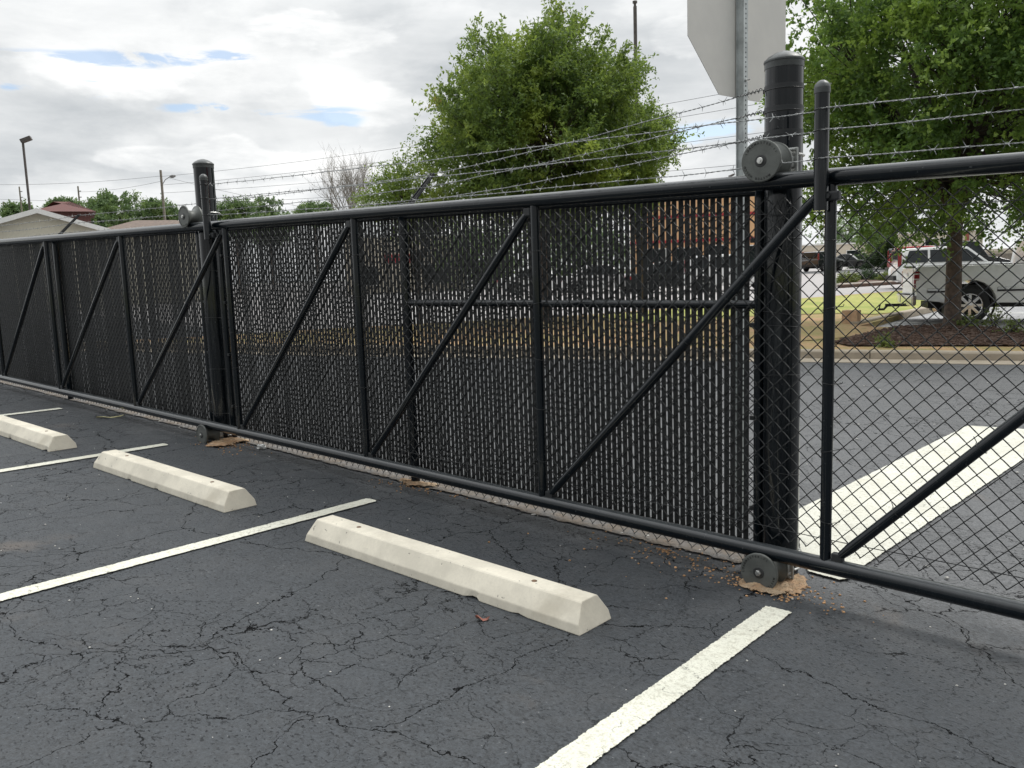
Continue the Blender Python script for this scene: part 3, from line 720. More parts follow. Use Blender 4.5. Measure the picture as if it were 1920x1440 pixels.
def spool(x, z, parent, up, text=True, dirty=1):
    o = (x, 0, z); mb = MB(); ax = (0, 1, 0)
    RF = .0905
    def flange(y0, y1, face):      # disc with rounded rim
        pr = [(y0, .0), (y0, RF-.004), (y0+.0015, RF-.001), (y0+.003, RF), (y1-.003, RF), (y1, RF-.004), (y1, .05)]
        for a, b in zip(pr, pr[1:]): mb.lathe(o, ax, [a, b], 48, smooth=True)
    flange(-.064, -.050, 1); 
    mb.dome(o, ax, [(-.050, RF-.006), (-.040, .068), (-.025, .056), (0, .051), (.025, .056), (.040, .068), (.050, RF-.006)], 48)
    pr = [(.050, .05), (.050, RF-.004), (.0515, RF), (.0615, RF), (.064, RF-.004), (.064, 0)]
    for a, b in zip(pr, pr[1:]): mb.lathe(o, ax, [a, b], 48, smooth=True)
    r = mb.build('roller', M['cast'], parent)
    hb = MB(); hb.lathe(o, ax, [(-.066, .0), (-.066, .024), (-.0645, .027), (-.062, .027)], 32); hb.build('hub', M['hub'], r)
    bt = MB(); bt.lathe(o, ax, [(-.075, 0), (-.075, .0125), (-.0738, .0138), (-.064, .0138)], 24 if up else 6, smooth=False); bt.lathe(o, ax, [(-.080, 0), (-.080, .007), (-.075, .007)], 16); bt.build('axle_bolt', M['bolt'], r)
    if text:
        lm = MB(); l2 = MB()
        arc_text(lm, 'LOADMASTER-II', o, .0755, -62 if up else -96, 10.6, .0135, -.0645)
        arc_text(l2, 'MASTER HALCO', o, .0755, 128+20 if up else 100, 9.6, .0135, -.0645, inward=False)
        lm.build('lettering', M['letter'], r); l2.build('lettering', M['letter'], r)
    return r
def bracket(x, z, px_, parent, up):
    """cast bracket between roller and post"""
    mb = MB(); s_ = 1
    mb.box((px_+.025, .108, z), (.165, .012, .125), bev=.004)          # base plate on the post
    mb.box((px_+.045, .086, z), (.10, .034, .052), bev=.008)
    mb.box((x+.02, .080, z), (.09, .03, .075), bev=.010)
    mb.box((px_+.025, .098, z+.052), (.15, .02, .008), bev=.002); mb.box((px_+.025, .098, z-.052), (.15, .02, .008), bev=.002)
    mb.tube([(x, .062, z), (x, .10, z)], .024, 20)
    b = mb.build('bracket', M['alu'], parent)
    for dx in (.083, -.05):
        for dz in (-.042+.004, .042-.004):
            k = MB(); k.lathe((px_+dx, .102, z+dz), (0, -1, 0), [(0, .016), (.003, .016), (.003, 0)], 20); k.lathe((px_+dx, .099, z+dz), (0, -1, 0), [(0, .0105), (.011, .0105), (.011, 0)], 6, False)
            k.lathe((px_+dx, .088, z+dz), (0, -1, 0), [(0, .006), (.010, .006), (.010, 0)], 12); k.build('bolt', M['bolt'], b)
    # u-bolt straps round the post
    for dz in (-.04, .04):
        k = MB(); k.tube([(px_+.088*math.sin(R(a)), .2-.088*math.cos(R(a)), z+dz) for a in range(70, 291, 10)], .006, 8); k.build('clamp_strap', M['bolt'], b)
def roller_post(x, ztop, label, bands):
    g0 = G(x, .2); t = thing('roller_post', label, 'gate post', (x, .2, g0), 0, 'thick black gate posts carrying the rollers')
    mb = MB(); mb.tube([(x, .2, g0-.15), (x, .2, ztop-.045)], .084, 48); mb.build('post_pipe', M['post'], t)
    c = MB(); z = ztop-.052
    for a, b in zip([(-.028, .0842), (-.028, .0862), (.0, .0862)], [(-.028, .0862), (.0, .0862), (0, .089)]): c.lathe((x, .2, z), (0, 0, 1), [a, b], 48)
    c.dome((x, .2, z), (0, 0, 1), [(0, .089), (.006, .0895), (.010, .088), (.026, .070), (.040, .045), (.048, .02), (.050, 0)], 48)
    c.build('post_cap', M['capgrey'], t)
    for zz in bands:
        b = MB(); pr = [(-.011, .084), (-.011, .0862), (.011, .0862), (.011, .084)]
        for p, q in zip(pr, pr[1:]): b.lathe((x, .2, zz), (0, 0, 1), [p, q], 48)
        b.box((x-.092, .2, zz), (.014, .012, .02), bev=.002); b.build('band', M['strap'], t)
    rx = x + (.014 if x > -3 else .09)
    for up in (True, False):
        z = (zt(rx)+.087) if up else (zb(rx)-.083)
        r = spool(rx, z, t, up); bracket(rx, z, x + (.0 if x > -3 else .03), t, up)
    return t
rp1 = roller_post(-.625, 2.448, 'nearer thick roller post, tall and glossy in front of the street sign', (2.285, 2.19, 2.085))
rp2 = roller_post(-5.80, 2.563, 'farther thick roller post, left of the middle of the gate', ())
mb = MB()                                             # mesh tie wires round the roller posts
for x, zs in ((-.625, (1.62, 1.27, 1.215, 1.0, .55, .28)), (-5.80, (1.25, .36))):
    pass

# ------------------------------------------------------------------ slatted fence behind the gate
fence = thing('slatted_fence', 'black chain link fence filled with black vertical slats behind the gate', 'fence', (-3.26, .2, G(-3.26, .2)))
FG = -.0245
def ft(x): return 1.822 + FG*x
def fb(x): return G(x, .2) + .006
FY = .232
def slats(x0, x1, name='slats', seed=1, sz=.0268):
    rr = random.Random(seed); mb = MB(); h = .036; k = 0
    x = x0
    while x < x1 - h*.5:
        cx = x + h/2 + rr.uniform(-.0012, .0012); z0, z1 = fb(x)+.075+rr.uniform(-.004, .006), ft(x)-.012+rr.uniform(-.006, .004)
        tw = rr.gauss(0, .045); wd = sz/2; th = .0026; m = 6; lean = rr.gauss(0, .0012)
        prev = None; ca, sa = math.cos(tw), math.sin(tw)
        for i in range(m+1):
            z = z0 + (z1-z0)*i/m; bx = cx + lean*(i/m-.5)*2 + noise.noise(Vector((x*9, z*1.5, seed)))*.0016
            b = len(mb.v)
            for u, v in ((-wd, -th*.4), (-wd+.003, -th), (wd-.003, -th), (wd, -th*.4), (wd, th), (-wd, th)):
                mb.v.append((bx + u*ca - v*sa, FY + u*sa + v*ca, z))
            if prev is not None: mb.quadstrip(prev, b, 6, False)
            else: mb.f.append((b, b+1, b+2, b+3, b+4, b+5)); mb.sm.append(False); mb.mi.append(0)
            prev = b
        mb.f.append(tuple(prev+q for q in (5, 4, 3, 2, 1, 0))); mb.sm.append(False); mb.mi.append(0)
        x += h
    return mb.build(name, M['slat'], fence)
POSTS = [(-.738, .0245, 0), (-3.26, .031, 1), (-9.22, .031, 1), (-5.98, .0245, 0), (-5.63, .0245, 0), (-12.6, .031, 1), (-15.9, .031, 1)]
for x, r, armed in POSTS:
    p = pipe('fence_post', (x, .2, G(x, .2)-.1), (x, .2, ft(x)+.03), r, fence, 'pipe', 20)
    if armed:
        b = MB(); z = ft(x)+.03; d = Vector((0, 1, 1)).normalized()
        b.lathe((x, .2, z-.03), (0, 0, 1), [(0, r), (0, r+.004), (.03, r+.004), (.035, 0)], 20)
        poly = [(.19, z-.01), (.215, z-.025), (.50, z+.262), (.487, z+.275)]
        for sx in (-.014, .014): b.prism(poly, 'x', x+sx-.0015, x+sx+.0015)
        b.prism([(.215, z-.027), (.50, z+.26), (.498, z+.264), (.213, z-.023)], 'x', x-.0155, x+.0155)
        b.build('barb_arm', M['strap'], p)
    for zz in ([.3, .75, 1.2, 1.6] if not armed else []):
        b = MB(); b.box((x+.026*(-1 if x > -3 else 1), .2, G(x, .2)+zz), (.03, .035, .022), bev=.003); b.build('tension_band', M['strap'], p)
def frail(xa, xb, z, r=.021):
    m_ = MB(); m_.tube([(xa+(xb-xa)*i/12, .2, (z(xa+(xb-xa)*i/12) if callable(z) else z)+noise.noise(Vector((i*.7, xa, 3)))*.003) for i in range(13)], r, 18); m_.build('fence_rail', M['pipe'], fence)
frail(-.75, -5.61, ft); frail(-6.0, -16, ft); frail(-.75, -3.24, lambda x: 1.313+(x+.85)*-.006)
nl = int((1.80-.006)/.036)+1
for xa, xb, sd in ((-.765, -5.73, 1), (-6.0, -16, 2)):
    n_ = int((xa-xb)/.036); x0 = xa - n_*.036
    V, F = chainlink(x0, xa, FY, lambda x: fb(x), nl-1, .0024, .0062)
    np_obj('mesh_cloth', V, F, M['wire'], fence); slats(x0, xa-(.036 if sd == 1 else 0), seed=sd)
# bottom tension wire and the three strands on the arms
m_ = MB(); m_.tube([(x, FY-.012, fb(x)+.075) for x in np.linspace(-16, -.83, 60)], .002, 6); m_.build('tension_wire', M['wire'], fence)
def fa(x, f): return Vector((x, .2 + .29*f, ft(x)+.03+.265*f))
for i, (f, zr) in enumerate(((.98, 2.287), (.62, 2.19), (.22, 2.079))):
    chain_ = [Vector((-.715, .165, zr)), fa(-3.26, f), fa(-9.22, f), fa(-12.6, f), fa(-15.9, f)]
    for j, (a, b) in enumerate(zip(chain_, chain_[1:])): barbed('barbed_wire', a, b, .02 if j else .015, fence, seed=30+i*5+j)
    # tangled tie where the strand meets the roller post
    k = MB(); P = []
    for q in range(60): a = q*.8; P.append((-.715-.0024*q, .165+.007*math.cos(a)*(1-q/70), zr+.010*math.sin(a)*(1-q/70)-.0002*q))
    k.tube(P, .0017, 5, False)
    k.tube([(-.625+.0865*math.sin(R(a)), .2-.0865*math.cos(R(a)), zr-.012) for a in range(-90, 91, 10)], .002, 6, False)
    k.build('wire_tie', M['wire'], fence)
# wires tying the cloth of fence round the roller posts
for x, zs in ((-.625, (1.60, 1.27, 1.21, .98, .52, .30)), (-5.80, (1.62, 1.20, .75, .36))):
    for z in zs:
        k = MB(); tl = rnd.uniform(-.012, .012)
        k.tube([(x+.0865*math.sin(R(a)), .2-.0865*math.cos(R(a)), z+tl*math.sin(R(a))+.01*math.cos(R(a))) for a in range(-100, 101, 10)], .0016, 5, False)
        k.build('post_tie', M['strap'], fence)

# ------------------------------------------------------------------ street sign seen from behind
def rotz(p, a, c=(0, 0)):
    return (c[0]+p[0]*math.cos(a)-p[1]*math.sin(a), c[1]+p[0]*math.sin(a)+p[1]*math.cos(a))
SD = 4.7
sb_ = far(1395, 330, SD); SX, SY = sb_.x, sb_.y; sg = G(SX, SY)
SA = R(90-8-0)        # the plate runs almost square to the gate
sign = thing('street_sign', 'octagonal traffic sign seen from its bare metal back on a punched steel post', 'sign', (SX, SY, sg), SA)
SZ = 2.41
oc = [(.457/math.cos(R(22.5))*math.cos(R(22.5+45*k)), .457/math.cos(R(22.5))*math.sin(R(22.5+45*k))+.457) for k in range(8)]
mb = MB(); mb.prism([(p[0], p[1]+SZ) for p in oc], 'y', .030, .033); mb.build('sign_plate', M['signback'], sign, rel=False)
mb = MB(); mb.prism([(p[0]*.995, (p[1]-.457)*.995+.457+SZ) for p in oc], 'y', .0335, .0345); mb.build('sign_face', M['signface'], sign, rel=False)
u = MB(); prof = [(-.040, .026), (-.024, .026), (-.017, -.006), (.017, -.006), (.024, .026), (.040, .026), (.040, .0225), (.0265, .0225), (.0195, -.0095), (-.0195, -.0095), (-.0265, .0225), (-.040, .0225)]
u.prism(prof, 'z', -.2, 3.3); u.build('post', M['galv'], sign, rel=False)
h_ = MB()
zz = 1.2
while zz < 3.25:
    h_.lathe((0, -.0098, zz), (0, -1, 0), [(0, 0.0045), (.0006, .0045), (.0006, 0)], 10, False); zz += .0254
h_.build('punched_holes', M['hole'], sign, rel=False)
k = MB(); k.lathe((0, -.01, 2.50), (0, -1, 0), [(0, .009), (.008, .009), (.008, .004), (.03, .004), (.03, 0)], 6, False); k.build('bolt', M['bolt'], sign, rel=False)

# ------------------------------------------------------------------ dirt, grit and litter on the asphalt
gp = []
for i in range(70):
    x = -14 + 13.2*i/69; gp.append((x, .150+.04*noise.noise(Vector((x*1.7, 0, 2)))))
gp2 = [(x, .44+.10*noise.noise(Vector((x*1.1, 5, 2)))) for x, y in gp][::-1]
sheet('grit_strip', gp+gp2, M['grit'], .006, 'pale grit gathered under the fence', 'grit', cuts=.12, edge=True)
def gpatch(px, lab, h=.012, mat='claydirt', name='clay_patch'):
    P = [tuple(at(*p).xy) for p in px]
    o = sheet(name, P, M[mat], h, lab, 'dirt', cuts=.012, edge=True); me = o.data; e = me.attributes['edge'].data
    for i, v in enumerate(me.vertices):
        k = clip(e[i].value/.05, 0, 1); q = v.co
        v.co.z += -.006 + k*(.012 + .016*noise.noise(Vector((q.x*14, q.y*14, 1))) + .010*noise.noise(Vector((q.x*42, q.y*42, 5))))
    return o
gpatch(((1368, 1104), (1395, 1110), (1430, 1120), (1462, 1127), (1490, 1120), (1508, 1122), (1522, 1108), (1518, 1088), (1500, 1074), (1450, 1070), (1400, 1078), (1375, 1090)), 'orange clay spilled round the nearer roller post')
gpatch(((380, 838), (400, 843), (428, 839), (448, 833), (468, 832), (472, 826), (440, 820), (396, 828)), 'orange clay spilled round the farther roller post')
gpatch(((742, 905), (765, 915), (800, 917), (832, 922), (828, 910), (790, 903), (750, 897)), 'orange clay at the foot of the middle fence post')
def pebbles(name, n, box, mat, lab, s0, s1, seed):
    rr = random.Random(seed); mb = MB()
    for i in range(n):
        x = rr.uniform(box[0], box[2]); y = rr.uniform(box[1], box[3]); s_ = rr.uniform(s0, s1); z = G(x, y)
        bm = bmesh.new(); bmesh.ops.create_icosphere(bm, subdivisions=1, radius=s_)
        for v in bm.verts: v.co = Vector((v.co.x*rr.uniform(.7, 1.3), v.co.y*rr.uniform(.7, 1.2), v.co.z*.6*rr.uniform(.8, 1.1)))
        mb.add_bm(bm, Matrix.Translation((x, y, z+s_*.4)) @ Matrix.Rotation(rr.uniform(0, 6), 4, 'Z'), True); bm.free()
    return tag(mb.build(name, M[mat]), lab, 'gravel', kind='stuff')
pebbles('gravel', 170, (-9, -3.3, 1.0, .1), 'pebble', 'tiny pale stones strewn over the asphalt', .0022, .0058, 5)
pebbles('gravel', 140, (-12, .12, -.7, .42), 'pebble', 'pale stones in the grit under the fence', .004, .012, 6)
pebbles('gravel', 120, (-5, .6, 2, 9), 'pebble', 'pale stones scattered on the driveway beyond the gate', .005, .013, 8)
def crumbs(px, py, n, spread, seed, lab):
    p = at(px, py); rr = random.Random(seed); mb = MB()
    for i in range(n):
        a = rr.uniform(0, 6.283); d = abs(rr.gauss(0, 1))*spread; x = p.x + math.cos(a)*d*1.7; y = min(.5, p.y + math.sin(a)*d*.8); s_ = rr.uniform(.002, .0075)
        bm = bmesh.new(); bmesh.ops.create_icosphere(bm, subdivisions=1, radius=s_)
        for v in bm.verts: v.co = Vector((v.co.x*rr.uniform(.7, 1.4), v.co.y*rr.uniform(.7, 1.3), v.co.z*.7))
        mb.add_bm(bm, Matrix.Translation((x, y, G(x, y)+s_*.4)), True); bm.free()
    tag(mb.build('clay_crumbs', M['crumb']), lab, 'dirt', kind='stuff')
M['crumb'] = simple('clay crumbs', (.42, .25, .13), .95, var=.35, scale=30)
crumbs(1448, 1102, 420, .11, 3, 'orange clay crumbs round the nearer roller post'); crumbs(425, 833, 260, .16, 4, 'orange clay crumbs round the farther roller post')
crumbs(790, 912, 160, .12, 5, 'clay crumbs at the foot of the middle fence post'); crumbs(1250, 1035, 200, .25, 6, 'clay crumbs along the fence foot near the post')
def crumple(name, px, size, mat, lab, cat, flat=.5, seed=1):
    p = at(*px); mb = MB(); bm = bmesh.new(); bmesh.ops.create_icosphere(bm, subdivisions=3, radius=1)
    for v in bm.verts:
        n_ = noise.noise(v.co*2.1+Vector((seed, 0, 0)))*.55 + noise.noise(v.co*6+Vector((0, seed, 0)))*.25
        v.co *= (1+n_); v.co = Vector((v.co.x*size[0], v.co.y*size[1], max(-.2, v.co.z)*size[2]))
    mb.add_bm(bm, Matrix.Translation((p.x, p.y, p.z+size[2]*.3))); bm.free()
    return tag(mb.build(name, M[mat]), lab, cat)
crumple('wrapper', (490, 841), (.055, .03, .028), 'paper', 'crumpled silvery wrapper lying at the foot of the fence', 'litter', seed=3)
def leaf(name, px, L, W, a, mat, lab):
    p = at(*px); mb = MB(); n = 8
    for sgn in (-1, 1):
        for i in range(n):
            t0, t1 = i/n, (i+1)/n; f = lambda t: W*math.sin(math.pi*min(1, t*1.02))**.8*(1-.3*t)
            P = []
            for t_, k_ in ((t0, 0), (t1, 0), (t1, 1), (t0, 1)):
                x = (t_-.5)*L; y = sgn*k_*f(t_); z = .006 + .012*abs(k_)*math.sin(t_*5+1) + .01*(t_-.5)**2*4
                q = rotz((x, y), a); P.append((p.x+q[0], p.y+q[1], p.z+max(.002, z)))
            mb.face(P if sgn > 0 else P[::-1], True)
    return tag(mb.build(name, M[mat]), lab, 'leaf')
leaf('fallen_leaf', (207, 783), .26, .035, 1.35, 'dryleaf', 'long pale dry leaf lying near the far end of the gate')
leaf('fallen_leaf', (905, 1163), .06, .016, .9, 'redleaf', 'small red brown leaf in front of the nearest wheel stop')

# ------------------------------------------------------------------ foliage
def leaf_quads(P, D, size, asp, rs, droop=.3):
    """diamond leaves at P pointing along D with a random roll"""
    n = len(P); D = D/np.maximum(np.linalg.norm(D, axis=1, keepdims=True), 1e-6)
    Rn = rs.normal(size=(n, 3)); W = np.cross(D, Rn); W /= np.maximum(np.linalg.norm(W, axis=1, keepdims=True), 1e-6)
    s_ = (size*rs.uniform(.65, 1.3, n))[:, None]
    a = P; b = P + D*s_*.5 + W*s_*asp*.5; c = P + D*s_ ; d = P + D*s_*.5 - W*s_*asp*.5
    N = np.cross(D, W); c = c - N*s_*.12
    V = np.stack([a, b, c, d], 1).reshape(-1, 3); F = np.arange(n*4).reshape(-1, 4); return V, F
def twig_leaves(tips, dirs, rs, ntw, nlf, L, size, asp=.45, spread=.8, sag=.15):
    n = len(tips); T = np.repeat(tips, ntw, 0); Dr = np.repeat(dirs, ntw, 0)
    d = Dr + rs.normal(size=(n*ntw, 3))*spread; d /= np.linalg.norm(d, axis=1, keepdims=True)
    T = T + rs.normal(size=T.shape)*L*.22
    ln = L*rs.uniform(.5, 1.25, n*ntw)
    t = (np.tile(np.arange(nlf), n*ntw)+rs.uniform(0, 1, n*ntw*nlf))/nlf
    d2 = np.repeat(d, nlf, 0); l2 = np.repeat(ln, nlf); P = np.repeat(T, nlf, 0) + d2*(t*l2)[:, None]
    P[:, 2] -= sag*l2*t*t
    P += rs.normal(size=P.shape)*L*.035
    LD = d2*.6 + rs.normal(size=P.shape)*.7; LD[:, 2] -= .25
    return leaf_quads(P, LD, size, asp, rs)
def tree(name, label, base, fork_z, tr, cen, rad, ntips, leafmat_, seed, lsize=.085, group=None, nlimb=8, ntw=8, nlf=20, tw=.55, lump=.35, shell=.45, bark='barkdark', up=.55, holes=None, hole_t=-.30, asp=.45, minz=None, square=0):
    rs = np.random.RandomState(seed); rr = random.Random(seed); bx, by = base; bz = G(bx, by)
    t = thing(name, label, 'tree', (bx, by, bz), 0, group)
    F0 = Vector((bx, by, fork_z)); cen = Vector(cen)
    mb = MB(); n = 9; P = [(bx+.05*noise.noise(Vector((i*.4, seed, 0)))*i/n, by+.05*noise.noise(Vector((i*.4, seed, 9)))*i/n, bz-.1+(fork_z-bz+.1)*i/n) for i in range(n+1)]
    mb.tube(P, tr, 18, False, rs=[tr*(1.28 if i == 0 else 1.12 if i == 1 else 1-.18*i/n + (.12 if i == n else 0)) for i in range(n+1)])
    mb.build('trunk', M['bark'], t); F0 = Vector(P[-1])
    limbs = []
    for i in range(nlimb):
        a = 2*math.pi*(i+rr.uniform(-.25, .25))/nlimb; e = rr.uniform(.25, .95) if i % 3 else rr.uniform(.8, 1.2)
        T_ = cen + Vector((math.cos(a)*rad[0]*math.cos(e)*.75, math.sin(a)*rad[1]*math.cos(e)*.75, rad[2]*math.sin(e)*.75 - rad[2]*.05))
        C_ = F0.lerp(T_, .4) + Vector((0, 0, (T_-F0).length*.14)); L = []
        for k in range(13):
            u = k/12; p = F0*(1-u)**2 + C_*2*u*(1-u) + T_*u*u; p += Vector((noise.noise(Vector((u*3, i, seed))), noise.noise(Vector((u*3, i+9, seed))), 0))*.18*u; L.append(p)
        limbs.append(L); m_ = MB(); m_.tube(L, .05, 9, False, rs=[tr*(.52*(1-u/12)**1.1+.07) for u in range(13)]); m_.build('limb', M[bark], t)
    V = rs.normal(size=(ntips*3, 3)); V /= np.linalg.norm(V, axis=1, keepdims=True); rfr = rs.uniform(shell**3, 1, len(V))**(1/3)
    tips = []; dirs = []; br = MB()
    for v, r_ in zip(V, rfr):
        q = Vector(v); l_ = 1 + lump*noise.noise(q*1.7+Vector((seed, 0, 0))) + lump*.6*noise.noise(q*4.2+Vector((0, seed, 0)))
        l_ *= 1 + square*(4*q.z*q.z*(1-q.z*q.z) if q.z > 0 else .4*(1-q.z*q.z))
        if q.z < -.15: l_ *= .97
        p = cen + Vector((q.x*rad[0], q.y*rad[1], q.z*rad[2]))*l_*r_
        if minz and p.z < minz: continue
        if noise.noise(p*.9+Vector((seed*2, 0, 0))) < hole_t: continue
        if holes and any(abs((p-Vector(h)).length) < hr for h, hr in holes): continue
        tips.append(p); dirs.append((p-cen).normalized()*.55 + Vector((0, 0, up)))
        if len(tips) >= ntips: break
    for i, p in enumerate(tips):
        L = min(limbs, key=lambda L: min((p-q).length for q in L[3:]))
        kk = min(range(2, 13), key=lambda k: (p-L[k]).length + .25*k*0); kk = max(2, kk-3); s0 = L[kk]; d = p-s0
        c_ = s0 + d*.5 + Vector((0, 0, -d.length*.08)) + Vector((rr.uniform(-1, 1), rr.uniform(-1, 1), 0))*d.length*.08
        Q_ = [s0*(1-u)**2 + c_*2*u*(1-u) + p*u*u for u in (0, .25, .5, .75, 1)]
        r0 = .006 + .006*min(2.5, d.length); br.tube(Q_, .01, 5, False, rs=[r0, r0*.8, r0*.6, r0*.42, r0*.2])
    br.build('branches', M[bark], t)
    Vv, Ff = twig_leaves(np.array(tips), np.array(dirs), rs, ntw, nlf, tw, lsize, asp)
    np_obj('crown', Vv, Ff, M[leafmat_], t, smooth=False)
    return t
def shrub(name, label, base, rad, h, n, leafmat_, seed, size=.06, cat='shrub', group=None, nlf=10):
    rs = np.random.RandomState(seed); bx, by = base; bz = G(bx, by)+.1; t = thing(name, label, cat, (bx, by, bz), 0, group)
    v = rs.normal(size=(n, 3)); v /= np.linalg.norm(v, axis=1, keepdims=True); v[:, 2] = np.abs(v[:, 2])
    l = np.array([1+.3*noise.noise(Vector(q)*2.3+Vector((seed, 0, 0))) for q in v]); r_ = rs.uniform(.3, 1, n)**.4
    P = np.stack([bx+v[:, 0]*rad*l*r_, by+v[:, 1]*rad*l*r_, bz+v[:, 2]*h*l*r_], 1)
    V, F = twig_leaves(P, v+np.array([0, 0, .3]), rs, 3, nlf, size*3, size, .5)
    np_obj('foliage', V, F, M[leafmat_], t, smooth=False)
    mb = MB(); rr = random.Random(seed)
    for i in range(7):
        a = rr.uniform(0, 6.28); mb.tube([(bx, by, bz-.1), (bx+math.cos(a)*rad*.3, by+math.sin(a)*rad*.3, bz+h*.4), (bx+math.cos(a)*rad*.6, by+math.sin(a)*rad*.6, bz+h*.7)], .012, 5, False)
    mb.build('stems', M['barkdark'], t); return t
# the round street tree beyond the slatted fence
D1 = 20; c_ = far(1014, 268, D1)
tree('street_tree', 'full round elm beyond the fence, in front of the lamp pole', (c_.x, c_.y), 2.3, .17, (c_.x, c_.y, c_.z), (2.25, 2.35, 2.22), 1050, 'leafA', 11, lsize=.088, nlimb=11, ntw=9, nlf=22, tw=.48, shell=.5, lump=.42, square=.14)
c_ = far(1200, 298, 21.5)
tree('street_tree', 'lower side tree filling the right flank of the round elm', (c_.x, c_.y), 1.6, .09, (c_.x, c_.y, c_.z), (.85, .85, 1.2), 170, 'leafA', 13, lsize=.085, nlimb=6, ntw=8, nlf=20, tw=.5, lump=.4)
c_ = far(775, 372, 21)
tree('small_tree', 'low yellowish young tree left of the round elm, above the gate rail', (c_.x, c_.y), 1.3, .07, (c_.x, c_.y, c_.z), (1.25, 1.1, .95), 190, 'leafF', 15, lsize=.075, nlimb=6, ntw=7, nlf=14, tw=.45, lump=.5)
b2 = at(1785, 611, .14)
tree('street_tree', 'maple with a bare brown trunk in the mulch bed, its crown leaving the frame', (b2.x, b2.y), 2.35, .165, (b2.x+.1, b2.y, 5.25), (3.75, 3.75, 4.0), 930, 'leafB', 21, lsize=.092, nlimb=13, ntw=9, nlf=20, tw=.55, shell=.3, lump=.36, hole_t=-.06, bark='barkdark', asp=.6, minz=2.1)
c_ = far(1990, 160, 34)
tree('street_tree', 'darker tree behind the maple at the right edge', (c_.x, c_.y), 3.2, .2, (c_.x, c_.y, c_.z), (3.2, 3.2, 5.6), 330, 'leafD', 23, lsize=.13, nlimb=8, ntw=8, nlf=16, tw=.8)
# far trees
for i, (px, py, D, rx, rz, seed, lab) in enumerate([
    (208, 410, 75, 2.6, 1.9, 31, 'broad dark tree far off between two utility poles'),
    (170, 425, 72, 1.4, 1.3, 37, 'small paler tree against the left side of the broad dark tree'),
    (297, 415, 78, 1.9, 1.6, 32, 'far tree standing right behind the pole with the street lamp'),
    (440, 415, 80, 2.1, 1.7, 33, 'far tree just right of the farther roller post'),
    (505, 420, 84, 2.3, 1.9, 34, 'far tree in the row, between the roller post and the bare tree'),
    (33, 402, 90, 1.3, .9, 35, 'tiny tree on the horizon at the left edge'),
    (118, 396, 88, 1.6, 1.0, 38, 'tiny tree peeping over the red brown roof'),
    (590, 402, 90, 1.8, .9, 36, 'low thin tree on the horizon behind the bare tree')]):
    c_ = far(px, py, D); tree('distant_tree', lab, (c_.x, c_.y), c_.z-rz*.8, .14, (c_.x, c_.y, c_.z), (rx, rx, rz), 240, 'leafC', seed, lsize=.24, nlimb=5, ntw=6, nlf=12, tw=.6, lump=.5, shell=.2, group='trees on the horizon')
for i, (px, py, D, rx, rz, seed, lab) in enumerate([(900, 480, 60, 3.2, 2.2, 41, 'dark tree seen only through the slats left of the midrail brace'), (1090, 470, 62, 3.4, 2.6, 42, 'dark tree seen only through the slats left of the tan building'), (1672, 446, 70, 2.4, 1.6, 43, 'green tree under the maple crown, beyond the street'), (1600, 440, 100, 4.6, 2.4, 44, 'far green tree behind the pale buildings')]):
    c_ = far(px, py, D); tree('distant_tree', lab, (c_.x, c_.y), c_.z-rz*.7, .15, (c_.x, c_.y, c_.z), (rx, rx, rz), 170, 'leafC', seed, lsize=.22, nlimb=5, ntw=6, nlf=12, tw=.7, lump=.5, shell=.2, group='trees on the horizon')
# bare tree
def bare_tree(base, H, seed, label):
    rr = random.Random(seed); bx, by = base; bz = G(bx, by); t = thing('bare_tree', label, 'tree', (bx, by, bz)); tk = MB(); br = MB()
    def grow(p, d, L, r, lev, mb):
        n = 5; P = [p]; q = p.copy(); dd = d.copy()
        for i in range(n):
            dd = (dd + Vector((rr.gauss(0, .16), rr.gauss(0, .16), .05))).normalized(); q = q + dd*L/n; P.append(q.copy())
        mb.tube(P, r, 5, False, rs=[r*(1-.5*i/n) for i in range(n+1)])
        if lev > 0:
            for k in range(4 if lev > 1 else 3):
                i = rr.randint(2, n); a = Vector((rr.gauss(0, 1), rr.gauss(0, 1), rr.gauss(0, .5))).normalized()
                grow(P[i], (dd*1.0 + a*.65 + Vector((0, 0, .25))).normalized(), L*rr.uniform(.55, .8), r*.5, lev-1, br)
    grow(Vector((bx, by, bz)), Vector((0, 0, 1)), H*.42, .09, 0, tk)
    for k in range(6): grow(Vector((bx, by, bz+H*.38)), Vector((rr.gauss(0, .35), rr.gauss(0, .35), 1)).normalized(), H*.30, .05, 4, br)
    tk.build('trunk', M['wood'], t); br.build('branches', M['wood'], t); return t
c_ = far(655, 400, 40); bare_tree((c_.x, c_.y), 7.0, 4, 'leafless thin tree left of the round elm')

